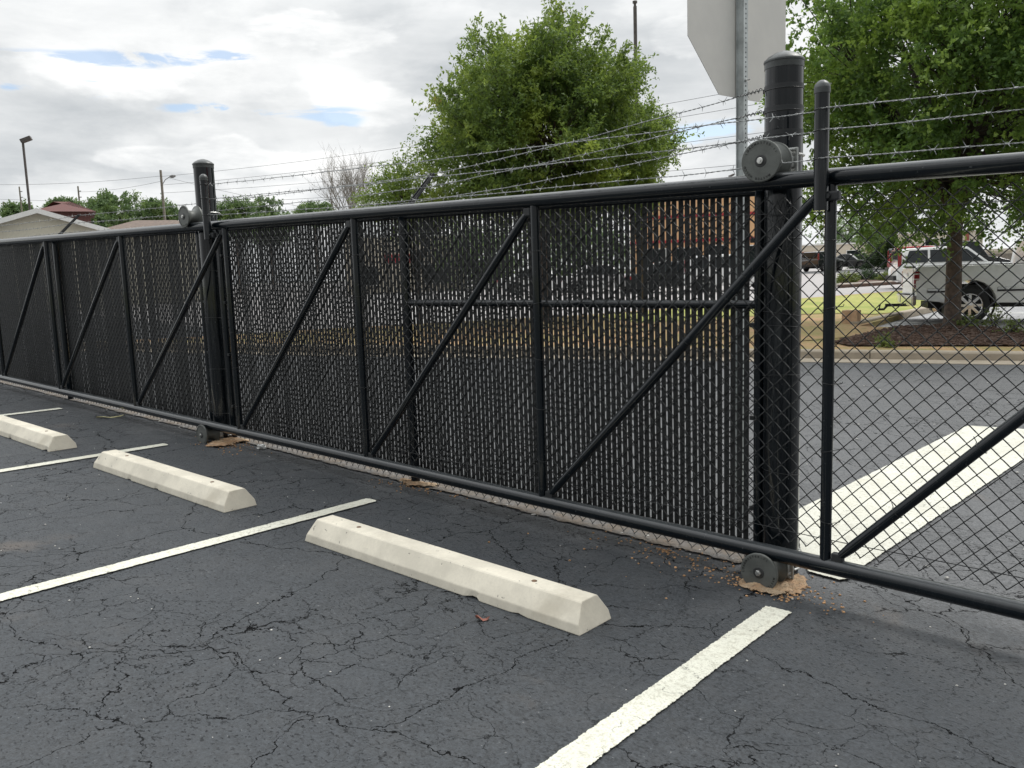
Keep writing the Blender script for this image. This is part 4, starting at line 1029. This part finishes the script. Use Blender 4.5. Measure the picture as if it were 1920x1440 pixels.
# ------------------------------------------------------------------ poles and cables
def upole(px, py0, D, r, label, lamp=None, group='utility poles on the horizon'):
    p = far(px, py0, D); g = G(p.x, p.y); t = thing('utility_pole', label, 'utility pole', (p.x, p.y, g), 0, group)
    mb = MB(); mb.tube([(p.x, p.y, g-.3), (p.x, p.y, p.z)], r, 12, rs=[r*1.2, r*.85]); mb.build('pole', M['wood'], t)
    if lamp:
        m_ = MB(); q = Vector((CR[0], CR[1], 0)).normalized(); z = p.z-.85
        m_.tube([(p.x, p.y, z-.5), tuple(Vector((p.x, p.y, z))+q*.35), tuple(Vector((p.x, p.y, z+.25))+q*.8)], .035, 8); a = m_.build('lamp_arm', M['steelgrey'], t)
        m_ = MB(); m_.dome(Vector((p.x, p.y, z+.25))+q*.75, q+Vector((0, 0, .1)), [(0, .03), (.1, .12), (.3, .16), (.5, .1), (.6, 0)], 12); m_.build('lamp_head', M['steelgrey'], t)
    else:
        m_ = MB(); q = Vector((CR[0], CR[1], 0)).normalized()
        for dz in (.5, 1.1): m_.lathe(Vector((p.x, p.y, p.z-dz))+q*r, q, [(0, .0), (0, .05), (.18, .05), (.18, 0)], 8)
        m_.build('insulators', M['steelgrey'], t)
    return p
upole(301, 319, 75, .12, 'utility pole carrying a small street lamp on an arm', lamp=True)
upole(146, 349, 85, .09, 'thin utility pole between the red brown roof and the broad dark tree')
upole(36, 350, 88, .085, 'thin utility pole just left of the shoebox lamp pole')
upole(6, 378, 95, .08, 'shortest utility pole at the extreme left edge')
def lamp_pole(px, py, D, r, label, head=True, tall=0):
    p = far(px, py, D); g = G(p.x, p.y); t = thing('lamp_pole', label, 'lamp pole', (p.x, p.y, g)); mb = MB()
    mb.tube([(p.x, p.y, g-.1), (p.x, p.y, p.z)], r, 4 if not head else 10); mb.build('pole', M['bronze'], t)
    q = Vector((CR[0], CR[1], 0)).normalized()
    if head:
        m_ = MB(); Mx = Matrix.Translation((p.x, p.y, p.z)) @ Matrix.Rotation(YAW+.3, 4, 'Z') @ Matrix.Rotation(R(-22), 4, 'Y')
        m_.box((.22, 0, .10), (.55, .4, .2), Mx, bev=.02); m_.tube([(p.x, p.y, p.z-.1), (p.x, p.y, p.z+.1)], .06, 8); m_.build('lamp_head', M['bronze'], t)
    else:
        m_ = MB(); m_.lathe((p.x, p.y, p.z), (0, 0, 1), [(0, r*.6), (.12, r*.6), (.12, r*1.1), (.2, r*1.1), (.2, 0)], 12); m_.build('tenon', M['bronze'], t)
lamp_pole(43, 268, 45, .062, 'dark pole with a tilted shoebox lamp above the gabled house')
lamp_pole(1190.5, 12, 33, .085, 'tall dark lamp pole rising behind the round elm', head=False)
lamp_pole(1369, 332, 90, .06, 'tiny far lamp pole just left of the sign post')
def cable(a, b, sag, r=.012, lab=''):
    A = far(*a); B = far(*b); mb = MB(); n = 24; mb.tube([tuple(A.lerp(B, i/n) - Vector((0, 0, 4*sag*(i/n)*(1-i/n)))) for i in range(n+1)], r, 5)
    tag(mb.build('power_line', M['cable']), lab, 'cable', 'overhead cables')
for a, b, sg, lab in [
    ((-40, 346, 75), (301, 330, 75), .25, 'uppermost cable reaching the lamp pole from the left'),
    ((-40, 372, 80), (301, 378, 75), .1, 'lower cable left of the street lamp, above the gabled roof'),
    ((301, 331, 75), (1450, 158, 45), .5, 'highest long cable passing right of the street lamp'),
    ((301, 347, 75), (1450, 190, 45), .5, 'second long cable from the top'),
    ((301, 362, 75), (1450, 246, 45), .4, 'third long cable from the top'),
    ((301, 385, 75), (1450, 303, 45), .3, 'lowest long cable, just above the gate rail'),
    ((315, 333, 75), (640, 400, 75), .2, 'cable dropping to the right from the street lamp'),
    ((146, 360, 85), (301, 340, 75), .2, 'cable between the thin pole and the street lamp pole')]: cable(a, b, sg, .012, lab)

# ------------------------------------------------------------------ houses and shops
def frame_at(px, D, z=None):
    p = far(px, 500, D); a = yaw_at(px)      # local x to the right in the picture, local y away
    return p, a
def gable_house(name, label, px, D, W, eave, ridge, depth, wallm='siding', roofm='rooft', group=None):
    p, a = frame_at(px, D); g = G(p.x, p.y); t = thing(name, label, 'house', (p.x, p.y, g), a, group)
    mb = MB(); mb.prism([(-W/2+.3, -.3), (W/2-.3, -.3), (W/2-.3, eave-g+.05), (0, ridge-g-.12), (-W/2+.3, eave-g+.05)], 'y', 0, depth); mb.build('wall', M[wallm], t, rel=False)
    e, r_ = eave-g, ridge-g
    mb = MB(); mb.prism([(-W/2, e), (0, r_), (W/2, e), (W/2, e-.18), (0, r_-.18), (-W/2, e-.18)], 'y', -.35, depth+.3); mb.build('roof', M[roofm], t, rel=False)
    mb = MB(); mb.prism([(-W/2-.02, e+.02), (0, r_+.02), (W/2+.02, e+.02), (W/2+.02, e-.24), (0, r_-.24), (-W/2-.02, e-.24)], 'y', -.43, -.36); mb.build('fascia', M['trimw'], t, rel=False)
    return t
gable_house('house', 'tan gabled house with white fascia behind the far left end of the fence', 80, 45, 6.9, far(193, 428, 45).z, far(80, 393, 45).z, 9)
def block(name, label, cat, px, D, W, top, depth, wallm, parts=(), roof=None, group=None):
    p, a = frame_at(px, D); g = G(p.x, p.y); t = thing(name, label, cat, (p.x, p.y, g), a, group); h = top-g
    mb = MB(); mb.box((0, depth/2, h/2-.15), (W, depth, h+.3)); mb.build('wall', M[wallm], t, rel=False)
    if roof == 'hip':
        m_ = MB(); rh = roof_h = 1.0; e = .4
        bm = bmesh.new(); q = [bm.verts.new(v) for v in ((-W/2-e, -e, h), (W/2+e, -e, h), (W/2+e, depth+e, h), (-W/2-e, depth+e, h))]; r0 = bm.verts.new((-W/2+depth*.4, depth/2, h+rh)); r1 = bm.verts.new((W/2-depth*.4, depth/2, h+rh))
        for f in ((q[0], q[1], r1, r0), (q[1], q[2], r1), (q[2], q[3], r0, r1), (q[3], q[0], r0), (q[3], q[2], q[1], q[0])): bm.faces.new(f)
        m_.add_bm(bm); bm.free(); m_.build('roof', M['redroof' if wallm == 'redwall' else 'rooft'], t, rel=False)
    else:
        m_ = MB(); m_.box((0, depth/2, h+.06), (W+.15, depth+.15, .14)); m_.build('parapet', M['trimw' if wallm == 'cream' else wallm], t, rel=False)
    for nm, x0, x1, z0, z1, mt in parts:
        m_ = MB(); m_.box(((x0+x1)/2, -.03, (z0+z1)/2), (x1-x0, .10, z1-z0), bev=.01); o = m_.build(nm, M[mt], t, rel=False)
        if nm in ('window', 'door'):
            m_ = MB(); fr = .07
            for bx_ in (((x0+x1)/2, z0-fr/2, x1-x0+2*fr, fr), ((x0+x1)/2, z1+fr/2, x1-x0+2*fr, fr), (x0-fr/2, (z0+z1)/2, fr, z1-z0), (x1+fr/2, (z0+z1)/2, fr, z1-z0)): m_.box((bx_[0], -.05, bx_[1]), (bx_[2], .12, bx_[3]))
            m_.build('frame', M['trimw'], o, rel=False)
    return t
block('house', 'low house with a red brown hipped roof behind the gabled house', 'house', 128, 62, 3.6, far(128, 398, 62).z, 6, 'redwall', roof='hip')
block('house', 'low building with a long brown roof behind the street lamp pole', 'house', 300, 58, 7.5, far(300, 424, 58).z-.4, 6, 'siding', roof='hip')
tw_ = far(1200, 370, 62); 
block('shop_building', 'orange tan shop with red bands, seen through the slats beside the nearer roller post', 'shop', 1305, 62, 9.6, far(1305, 366, 62).z, 9, 'tanwall', parts=[
    ('red_band', -4.82, 4.82, 4.55, 4.75, 'redband'), ('red_band', -4.82, 4.82, 2.75, 2.95, 'redband'), ('window', -3.9, -2.2, .6, 2.3, 'glass'), ('window', -1.6, .2, .6, 2.3, 'glass'), ('door', .9, 2.0, .05, 2.4, 'glass'), ('window', 2.6, 4.2, .6, 2.3, 'glass')])
block('shop_building', 'pale shop with a red sign board, glimpsed through the slats left of the midrail', 'shop', 760, 60, 8.5, far(760, 455, 60).z+.4, 8, 'cream', parts=[('sign_board', -1.5, .8, 2.1, 2.7, 'redband'), ('window', 1.3, 3.2, .6, 1.9, 'glass'), ('window', -3.7, -2.0, .6, 1.9, 'glass')])
block('shop_building', 'long cream building with a red door beyond the street', 'shop', 1560, 92, 11.5, far(1560, 459, 92).z, 8, 'cream', parts=[('brick_panel', -3.2, -1.9, 0, 1.75, 'brick'), ('window', -1.2, .2, .6, 1.7, 'glass'), ('window', 1.5, 3.0, .6, 1.7, 'glass')], roof=None)
block('shop_building', 'cream house with a small window seen beside the maple trunk', 'house', 1760, 60, 5.4, far(1760, 436, 60).z, 6, 'cream', parts=[('window', -.9, -.15, 1.75, 2.2, 'glass'), ('window', .1, .75, 1.75, 2.2, 'glass'), ('brick_panel', 1.6, 1.85, 0, 2.6, 'brick')])
block('timber_fence', 'brown timber fence behind the pickup bed', 'fence', 1885, 48, 3.0, far(1885, 470, 48).z, .15, 'siding', parts=[('boards', -1.45, 1.45, .1, 1.2, 'wood')])
# hedges and shrubs beyond
for i, (px, py, rx, h, mt, sz, lab) in enumerate([
    (1514, 502, 1.2, 1.0, 'leafD', .14, 'clipped dark hedge left of the black parked car'), (1614, 503, .9, 1.0, 'leafD', .14, 'round dark bush right behind the black parked cars'),
    (1655, 504, 1.6, 1.3, 'leafD', .14, 'wide dark hedge left of the silver wagon'), (1652, 500, 1.3, 2.4, 'leafE', .16, 'tall yellow green bush above the dark hedge'),
    (1684, 504, 1.1, 1.2, 'leafD', .14, 'dark bush touching the rear of the silver wagon')]):
    p = at(px, py); shrub('hedge', lab, (p.x, p.y), rx, h, 300, mt, 60+i, sz, 'bush', 'bushes beyond the street')
for i, (px, py, rx, h, mt, lab) in enumerate([
    (1589, 529, .42, .42, 'leafE', 'leftmost low bush on the street island, pale green'), (1628, 524, .5, .4, 'leafD', 'second low bush on the street island'),
    (1663, 525, .34, .3, 'leafE', 'small brownish bush on the street island'), (1678, 522, .5, .5, 'leafD', 'round dark bush on the street island'), (1699, 522, .4, .4, 'leafD', 'rightmost bush on the street island, next to the pickup')]):
    p = at(px, py, .13); shrub('shrub', lab, (p.x, p.y), rx, h, 120, mt, 70+i, .07, 'bush', 'low bushes on the street island')
for i, (px, py, h, lab) in enumerate([(1815, 612, .22, 'small weed right beside the maple trunk'), (1865, 612, .42, 'tallest weed in the mulch bed'), (1900, 624, .28, 'weed at the right edge of the mulch bed'), (1660, 648, .12, 'tiny weed at the kerb')]):
    p = at(px, py, .15); shrub('weed', lab, (p.x, p.y), h*.5, h, 26, 'leafE', 80+i, .05, 'weed', 'weeds in the mulch bed', nlf=5)
p = at(1596, 606, .12); bk = MB(); bk.box((p.x, p.y, p.z+.12), (.34, .25, .34), bev=.015); tag(bk.build('concrete_block', M['block']), 'small clay coloured concrete block at the end of the curving kerb', 'block')
# bark chips in the mulch
def chips(n, seed):
    rr = random.Random(seed); mb = MB(); poly = [Vector(q) for q in mul]; k = 0
    from mathutils.geometry import intersect_point_tri_2d
    cx = sum((q.x for q in poly))/len(poly); cy = sum((q.y for q in poly))/len(poly); C0 = Vector((cx, cy))
    while k < n:
        i = rr.randrange(len(poly)); a, b = poly[i], poly[(i+1) % len(poly)]; u, v = rr.random(), rr.random()
        if u+v > 1: u, v = 1-u, 1-v
        q = C0 + (a-C0)*u + (b-C0)*v; s_ = rr.uniform(.02, .06); z = G(q.x, q.y)+.15
        bm = bmesh.new(); bmesh.ops.create_cube(bm, size=1)
        mb.add_bm(bm, Matrix.Translation((q.x, q.y, z+.01)) @ Matrix.Rotation(rr.uniform(0, 6), 4, 'Z') @ Matrix.Rotation(rr.uniform(-.6, .6), 4, 'X') @ Matrix.Diagonal((s_*1.6, s_*.7, s_*.4, 1))); bm.free(); k += 1
    tag(mb.build('bark_chips', M['mulch']), 'loose bark chips covering the mulch bed', 'mulch', kind='stuff')
chips(1500, 3)

# ------------------------------------------------------------------ vehicles (local x = forward, z = up, origin on the ground under the middle)
def wheel(parent, x, y, r, w_, spokes=8, rim='chrome', out=-1):
    mb = MB(); ax = (0, 1, 0); o = (x, y, r)
    mb.dome(o, ax, [(-w_/2+.02, r*.62), (-w_/2, r*.72), (-w_/2+.005, r*.93), (-w_/2+.03, r), (w_/2-.03, r), (w_/2-.005, r*.93), (w_/2, r*.72), (w_/2-.02, r*.62)], 40)
    wl = mb.build('wheel', M['tyre'], parent, rel=False); wl.name = 'wheel'
    m_ = MB(); fy = out*(w_/2-.015)
    m_.dome((x, y+fy, r), (0, out, 0), [(.012, r*.64), (.014, r*.60), (-.03, r*.56), (-.10, r*.54)], 40)
    for k in range(spokes):
        a = 2*math.pi*k/spokes; Mx = Matrix.Translation((x, y+fy-out*.012, r)) @ Matrix.Rotation(a, 4, 'Y')
        m_.prism([(-.028*r/.4, r*.14), (.028*r/.4, r*.14), (.05*r/.4, r*.60), (-.05*r/.4, r*.60)], 'y', -.012, .012) if False else m_.box((0, 0, r*.36), (.062*r/.4, .03, r*.48), Mx, bev=.006)
    m_.lathe((x, y+fy, r), (0, out, 0), [(-.03, r*.18), (.01, r*.17), (.012, 0)], 20); m_.build('rim', M[rim], wl, rel=False)
    m_ = MB(); m_.lathe((x, y+fy-out*.07, r), (0, out, 0), [(0, r*.55), (0, 0)], 24); m_.build('brake_disc', M['plastic'], wl, rel=False)
    return wl
def arch(cx, r, z0, n=12, rev=False):
    P = [(cx - r*math.cos(math.pi*k/n), z0 + r*math.sin(math.pi*k/n)) for k in range(n+1)]
    return P
def shell(mb, poly, half, tuck, z0, z1, bev=.03):
    """side outline extruded across, drawn in towards the top"""
    bm = bmesh.new(); a = [bm.verts.new((p[0], -half, p[1])) for p in poly]; b = [bm.verts.new((p[0], half, p[1])) for p in poly]
    bm.faces.new(a); bm.faces.new(b[::-1]); n = len(poly)
    for i in range(n): bm.faces.new((a[i], b[i], b[(i+1) % n], a[(i+1) % n]))
    bmesh.ops.recalc_face_normals(bm, faces=bm.faces[:])
    for v in bm.verts:
        f = clip((v.co.z-z0)/(z1-z0), 0, 1); v.co.y *= 1-tuck*f*f
    es = [e for e in bm.edges if len(e.link_faces) == 2 and e.calc_face_angle(0) > .5]
    bmesh.ops.bevel(bm, geom=es, offset=bev, segments=3, affect='EDGES', profile=.6)
    mb.add_bm(bm, None, True); bm.free()
def side_panel(parent, name, poly, half, mat, tuck=0, z0=0, z1=1, depth=.02):
    o = None
    for sg_ in (-1, 1):
        m_ = MB(); bm = bmesh.new(); F = lambda p, d: (p[0], sg_*((half)*(1-tuck*clip((p[1]-z0)/(z1-z0), 0, 1)**2)+d), p[1])
        a = [bm.verts.new(F(p, .008)) for p in poly]; b = [bm.verts.new(F(p, -depth)) for p in poly]; bm.faces.new(a); bm.faces.new(b[::-1]); n = len(poly)
        for i in range(n): bm.faces.new((a[i], b[i], b[(i+1) % n], a[(i+1) % n]))
        bmesh.ops.recalc_face_normals(bm, faces=bm.faces[:]); m_.add_bm(bm); bm.free(); o = m_.build(name, M[mat], parent, rel=False)
    return o
def pickup(px_axle, D, heading, label):
    p = far(px_axle, 560, D); XR = -1.80; r = .42
    c = Vector((p.x, p.y)) - Vector((math.cos(heading), math.sin(heading)))*XR
    t = thing('pickup_truck', label, 'pickup truck', (c.x, c.y, G(p.x, p.y)+.004), heading); H = .985
    ra = arch(XR, .54, .46)
    body = [(-2.93, .58), (-2.35, .50)] + ra + [(-1.2, .47), (-.62, .46), (-.62, 1.33), (-2.90, 1.345), (-2.97, 1.30), (-2.95, .95)]
    mb = MB(); shell(mb, body, H, .05, .7, 1.34, .025); bed = mb.build('bed', M['silver'], t, rel=False)
    fa_ = arch(1.78, .54, .46)
    cab = [(-.60, .46), (1.2, .46)] + fa_[0:] + [(2.4, .48), (2.88, .55), (2.92, 1.05), (2.80, 1.20), (1.55, 1.30), (-.60, 1.34)]
    mb = MB(); shell(mb, cab, H, .04, .7, 1.34, .03); mb.build('front_body', M['silver'], t, rel=False)
    mb = MB(); shell(mb, [(-.58, 1.30), (1.55, 1.28), (.72, 1.93), (.35, 1.97), (-.30, 1.97), (-.52, 1.90)], .93, .2, 1.3, 1.97, .05); cabo = mb.build('cab', M['silver'], t, rel=False)
    side_panel(cabo, 'window', [(.10, 1.36), (1.22, 1.34), (.66, 1.84), (.10, 1.86)], .93, 'glass', .2, 1.3, 1.97); side_panel(cabo, 'window', [(-.46, 1.37), (.02, 1.36), (.02, 1.86), (-.40, 1.85)], .93, 'glass', .2, 1.3, 1.97)
    m_ = MB(); m_.box((-1.8, 0, .72), (2.1, 1.5, .32)); m_.box((1.7, 0, .7), (2.0, 1.5, .4)); m_.box((0, 0, .42), (5.2, 1.0, .14)); m_.build('chassis', M['plastic'], t, rel=False)
    m_ = MB(); m_.box((-1.75, 0, 1.34), (2.18, 1.80, .02)); m_.build('bed_rim', M['plastic'], bed, rel=False)
    for x in (XR, 1.78):
        for sg_ in (-1, 1): wheel(t, x, sg_*(H-.16), r, .26, 8, 'chrome', sg_)
    for sg_ in (-1, 1):
        m_ = MB(); m_.dome((XR, sg_*(H-.30), .46), (0, sg_, 0), [(0, .545), (.22, .545)], 32); m_.build('wheel_well', M['plastic'], bed, rel=False)
        for k_, (za, zc2, mt) in enumerate([(.84, 1.22, 'redlens')]):
            m_ = MB(); m_.box((-2.925, sg_*(H-.095), 1.03), (.12, .16, .40), bev=.02); tl = m_.build('taillight', M[mt], t, rel=False)
            for dz in (-.12, .0, .12): q = MB(); q.box((-2.925, sg_*(H-.092), 1.03+dz+.02), (.128, .168, .028), bev=.006); q.build('chrome_strip', M['whitelens'], tl, rel=False)
        m_ = MB(); m_.box((-2.42, sg_*(H+.008), .80), (.55, .02, .055), bev=.006); m_.box((-.95, sg_*(H+.008), .80), (.62, .02, .055), bev=.006); m_.box((.3, sg_*(H+.008), .80), (1.7, .02, .055), bev=.006); m_.build('side_moulding', M['chrome'], t, rel=False)
        m_ = MB(); m_.box((-2.42, sg_*(H+.006), .755), (.55, .02, .045)); m_.box((-.95, sg_*(H+.006), .755), (.62, .02, .045)); m_.build('moulding_insert', M['plastic'], t, rel=False)
        m_ = MB(); m_.box((.02, sg_*(H-.02), 1.16), (.22, .06, .05), bev=.015); m_.build('door_handle', M['chrome'], t, rel=False)
        m_ = MB(); m_.box((.07, sg_*(H-.004), .95), (.012, .02, .9)); m_.build('door_seam', M['plastic'], t, rel=False)
        m_ = MB(); m_.box((-2.32, sg_*(H-.18), .38), (.02, .28, .30)); m_.build('mud_flap', M['plastic'], t, rel=False)
        m_ = MB(); m_.tube([(-.5, sg_*.96, .38), (-.4, sg_*1.02, .36), (1.0, sg_*1.02, .36), (1.1, sg_*.96, .38)], .038, 10); m_.build('side_step', M['plastic'], t, rel=False)
    m_ = MB(); m_.box((-2.975, 0, .97), (.03, 1.50, .64), bev=.012); tg = m_.build('tailgate', M['silver'], t, rel=False)
    m_ = MB(); m_.box((-2.995, 0, 1.15), (.03, .26, .09), bev=.01); m_.build('handle', M['chrome'], tg, rel=False)
    m_ = MB(); m_.box((-2.96, 0, 1.335), (.06, 1.62, .03), bev=.008); m_.build('top_cap', M['plastic'], tg, rel=False)
    m_ = MB(); m_.prism([(-3.02, -1.0), (-3.12, -.85), (-3.16, -.4), (-3.16, .4), (-3.12, .85), (-3.02, 1.0), (-2.93, 1.0), (-2.93, -1.0)], 'z', .44, .68, .02); bp = m_.build('rear_bumper', M['chrome'], t, rel=False)
    m_ = MB(); m_.box((-3.03, 0, .685), (.2, .9, .02), bev=.005); m_.build('step_pad', M['plastic'], bp, rel=False)
    m_ = MB(); m_.box((-3.165, 0, .57), (.01, .34, .16)); m_.build('licence_plate', M['whitep'], bp, rel=False)
    m_ = MB(); m_.box((-3.2, 0, .42), (.55, .07, .07), bev=.006); m_.tube([(-3.44, 0, .40), (-3.50, 0, .32), (-3.64, 0, .32)], .03, 8); m_.tube([(-3.60, 0, .32), (-3.60, 0, .40)], .015, 8); m_.dome((-3.60, 0, .39), (0, 0, 1), [(0, .012), (.01, .026), (.03, .030), (.05, .02), (.056, 0)], 12); m_.build('hitch', M['plastic'], t, rel=False)
    return t
HD = yaw_at(1818) + R(90) - R(90) + 0
def heading_right(px, turn):       # heading (from +x) for a vehicle pointing right in the picture, front turned away by turn degrees
    return yaw_at(px) + R(turn)
pickup(1802, 20.1, heading_right(1802, 11), 'silver pickup parked behind the maple trunk, its cab cut off by the right edge')
def car(label, px, py, D, heading, paint_, kind='suv', name='parked_car', L=4.7, W=1.82, H=1.5, group=None, lights=True):
    p = far(px, py, D); t = thing(name, label, 'car', (p.x, p.y, G(p.x, p.y)), heading, group); h = L/2; r = .34 if kind != 'suv' else .37; wx = L*.29; bl = H*.60
    la = arch(-wx, r+.06, .30); lb = arch(wx+.05, r+.06, .30)
    low = [(-h, .42), (-wx-r-.2, .26)] + la + [(0, .24)] + lb + [(h-.12, .30), (h, .50), (h-.05, bl*.82), (h-.5, bl*.95), (h*.42, bl+.02), (-h*.96, bl+.03), (-h*1.0, bl*.8)]
    mb = MB(); shell(mb, low, W/2, .06, .5, bl, .05); b = mb.build('body', M[paint_], t, rel=False)
    if kind == 'suv': gh = [(-h*.97, bl), (h*.42, bl), (h*.10, H-.04), (-h*.2, H), (-h*.80, H-.03), (-h*.88, H-.10)]; wn = [[(-h*.88, bl+.07), (-h*.52, bl+.07), (-h*.52, H-.12), (-h*.80, H-.13)], [(-h*.48, bl+.07), (-h*.06, bl+.07), (-h*.06, H-.12), (-h*.48, H-.12)], [(-h*.02, bl+.07), (h*.33, bl+.06), (h*.08, H-.13), (-h*.02, H-.12)]]
    else: gh = [(-h*.74, bl), (h*.44, bl), (h*.08, H-.02), (-h*.15, H), (-h*.38, H-.04)]; wn = [[(-h*.60, bl+.05), (-h*.14, bl+.05), (-h*.14, H-.10), (-h*.34, H-.12)], [(-h*.10, bl+.05), (h*.36, bl+.05), (h*.08, H-.11), (-h*.10, H-.10)]]
    mb = MB(); shell(mb, gh, W/2-.05, .18, bl, H, .06); c_ = mb.build('cabin', M[paint_], t, rel=False)
    for w_ in wn: side_panel(c_, 'window', w_, W/2-.05, 'glass', .18, bl, H)
    for x in (-wx, wx+.05):
        for sg_ in (-1, 1): wheel(t, x, sg_*(W/2-.12), r, .22, 5, 'alu', sg_)
    m_ = MB(); m_.box((0, 0, .42), (L*.86, W*.72, .3)); m_.build('chassis', M['plastic'], t, rel=False)
    for sg_ in (-1, 1):
        m_ = MB()
        if kind == 'suv': m_.box((-h*.955, sg_*(W/2-.085), (bl+H)/2-.14), (.15, .08, (H-bl)*.85), bev=.03)
        else: m_.box((-h+.06, sg_*(W/2-.16), bl*.82), (.16, .30, .14), bev=.02)
        m_.build('taillight', M['redlens'], t, rel=False)
        m_ = MB(); m_.box((h-.12, sg_*(W/2-.2), bl*.74), (.2, .3, .12), bev=.02); m_.build('headlight', M['whitelens'], t, rel=False)
    if kind == 'suv':
        m_ = MB(); m_.box((-h*.955, 0, (bl+H)/2+.05), (.12, W*.66, (H-bl)*.60), bev=.03); m_.build('rear_window', M['glass'], t, rel=False)
        m_ = MB(); m_.box((-h-.02, 0, .50), (.2, W*.9, .2), bev=.03); m_.build('rear_bumper', M['plastic'], t, rel=False)
    return t
car('silver wagon behind the pickup bed, its tall red tail lamp showing', 1792, 500, 35, heading_right(1792, 14), 'silver', 'suv', L=4.9, W=1.9, H=1.74)
car('dark grey van beyond the maple trunk, above the pickup bed', 1822, 500, 41, heading_right(1822, 3), 'blackp', 'suv', L=3.2, W=1.9, H=1.95)
car('red car mostly hidden behind the silver wagon', 1738, 500, 47, heading_right(1738, 10), 'redp', 'suv', L=3.9, H=1.75)
car('black boxy car parked beyond the street, left of the dark sedan', 1543, 500, 72, heading_right(1543, 60), 'blackp', 'suv', L=4.5, H=1.7)
car('dark sedan parked beyond the street beside the round bush', 1592, 500, 74, heading_right(1592, -8), 'blackp', 'sedan', L=3.6, H=1.4)
car('white car glimpsed through the slats right beside the nearer roller post', 1372, 530, 38, heading_right(1372, 8), 'whitep', 'suv', L=4.4, H=1.65)
car('dark car glimpsed through the slats in front of the tan shop', 1262, 530, 40, heading_right(1262, 10), 'blackp', 'sedan', L=4.4, H=1.45)
car('white sedan glimpsed through the slats left of the tan shop', 1130, 530, 42, heading_right(1130, 10), 'whitep', 'sedan', L=4.6, H=1.45)
car('silver sedan glimpsed through the slats above the middle rail', 1010, 530, 45, heading_right(1010, 5), 'silver', 'sedan', L=4.4, H=1.45)
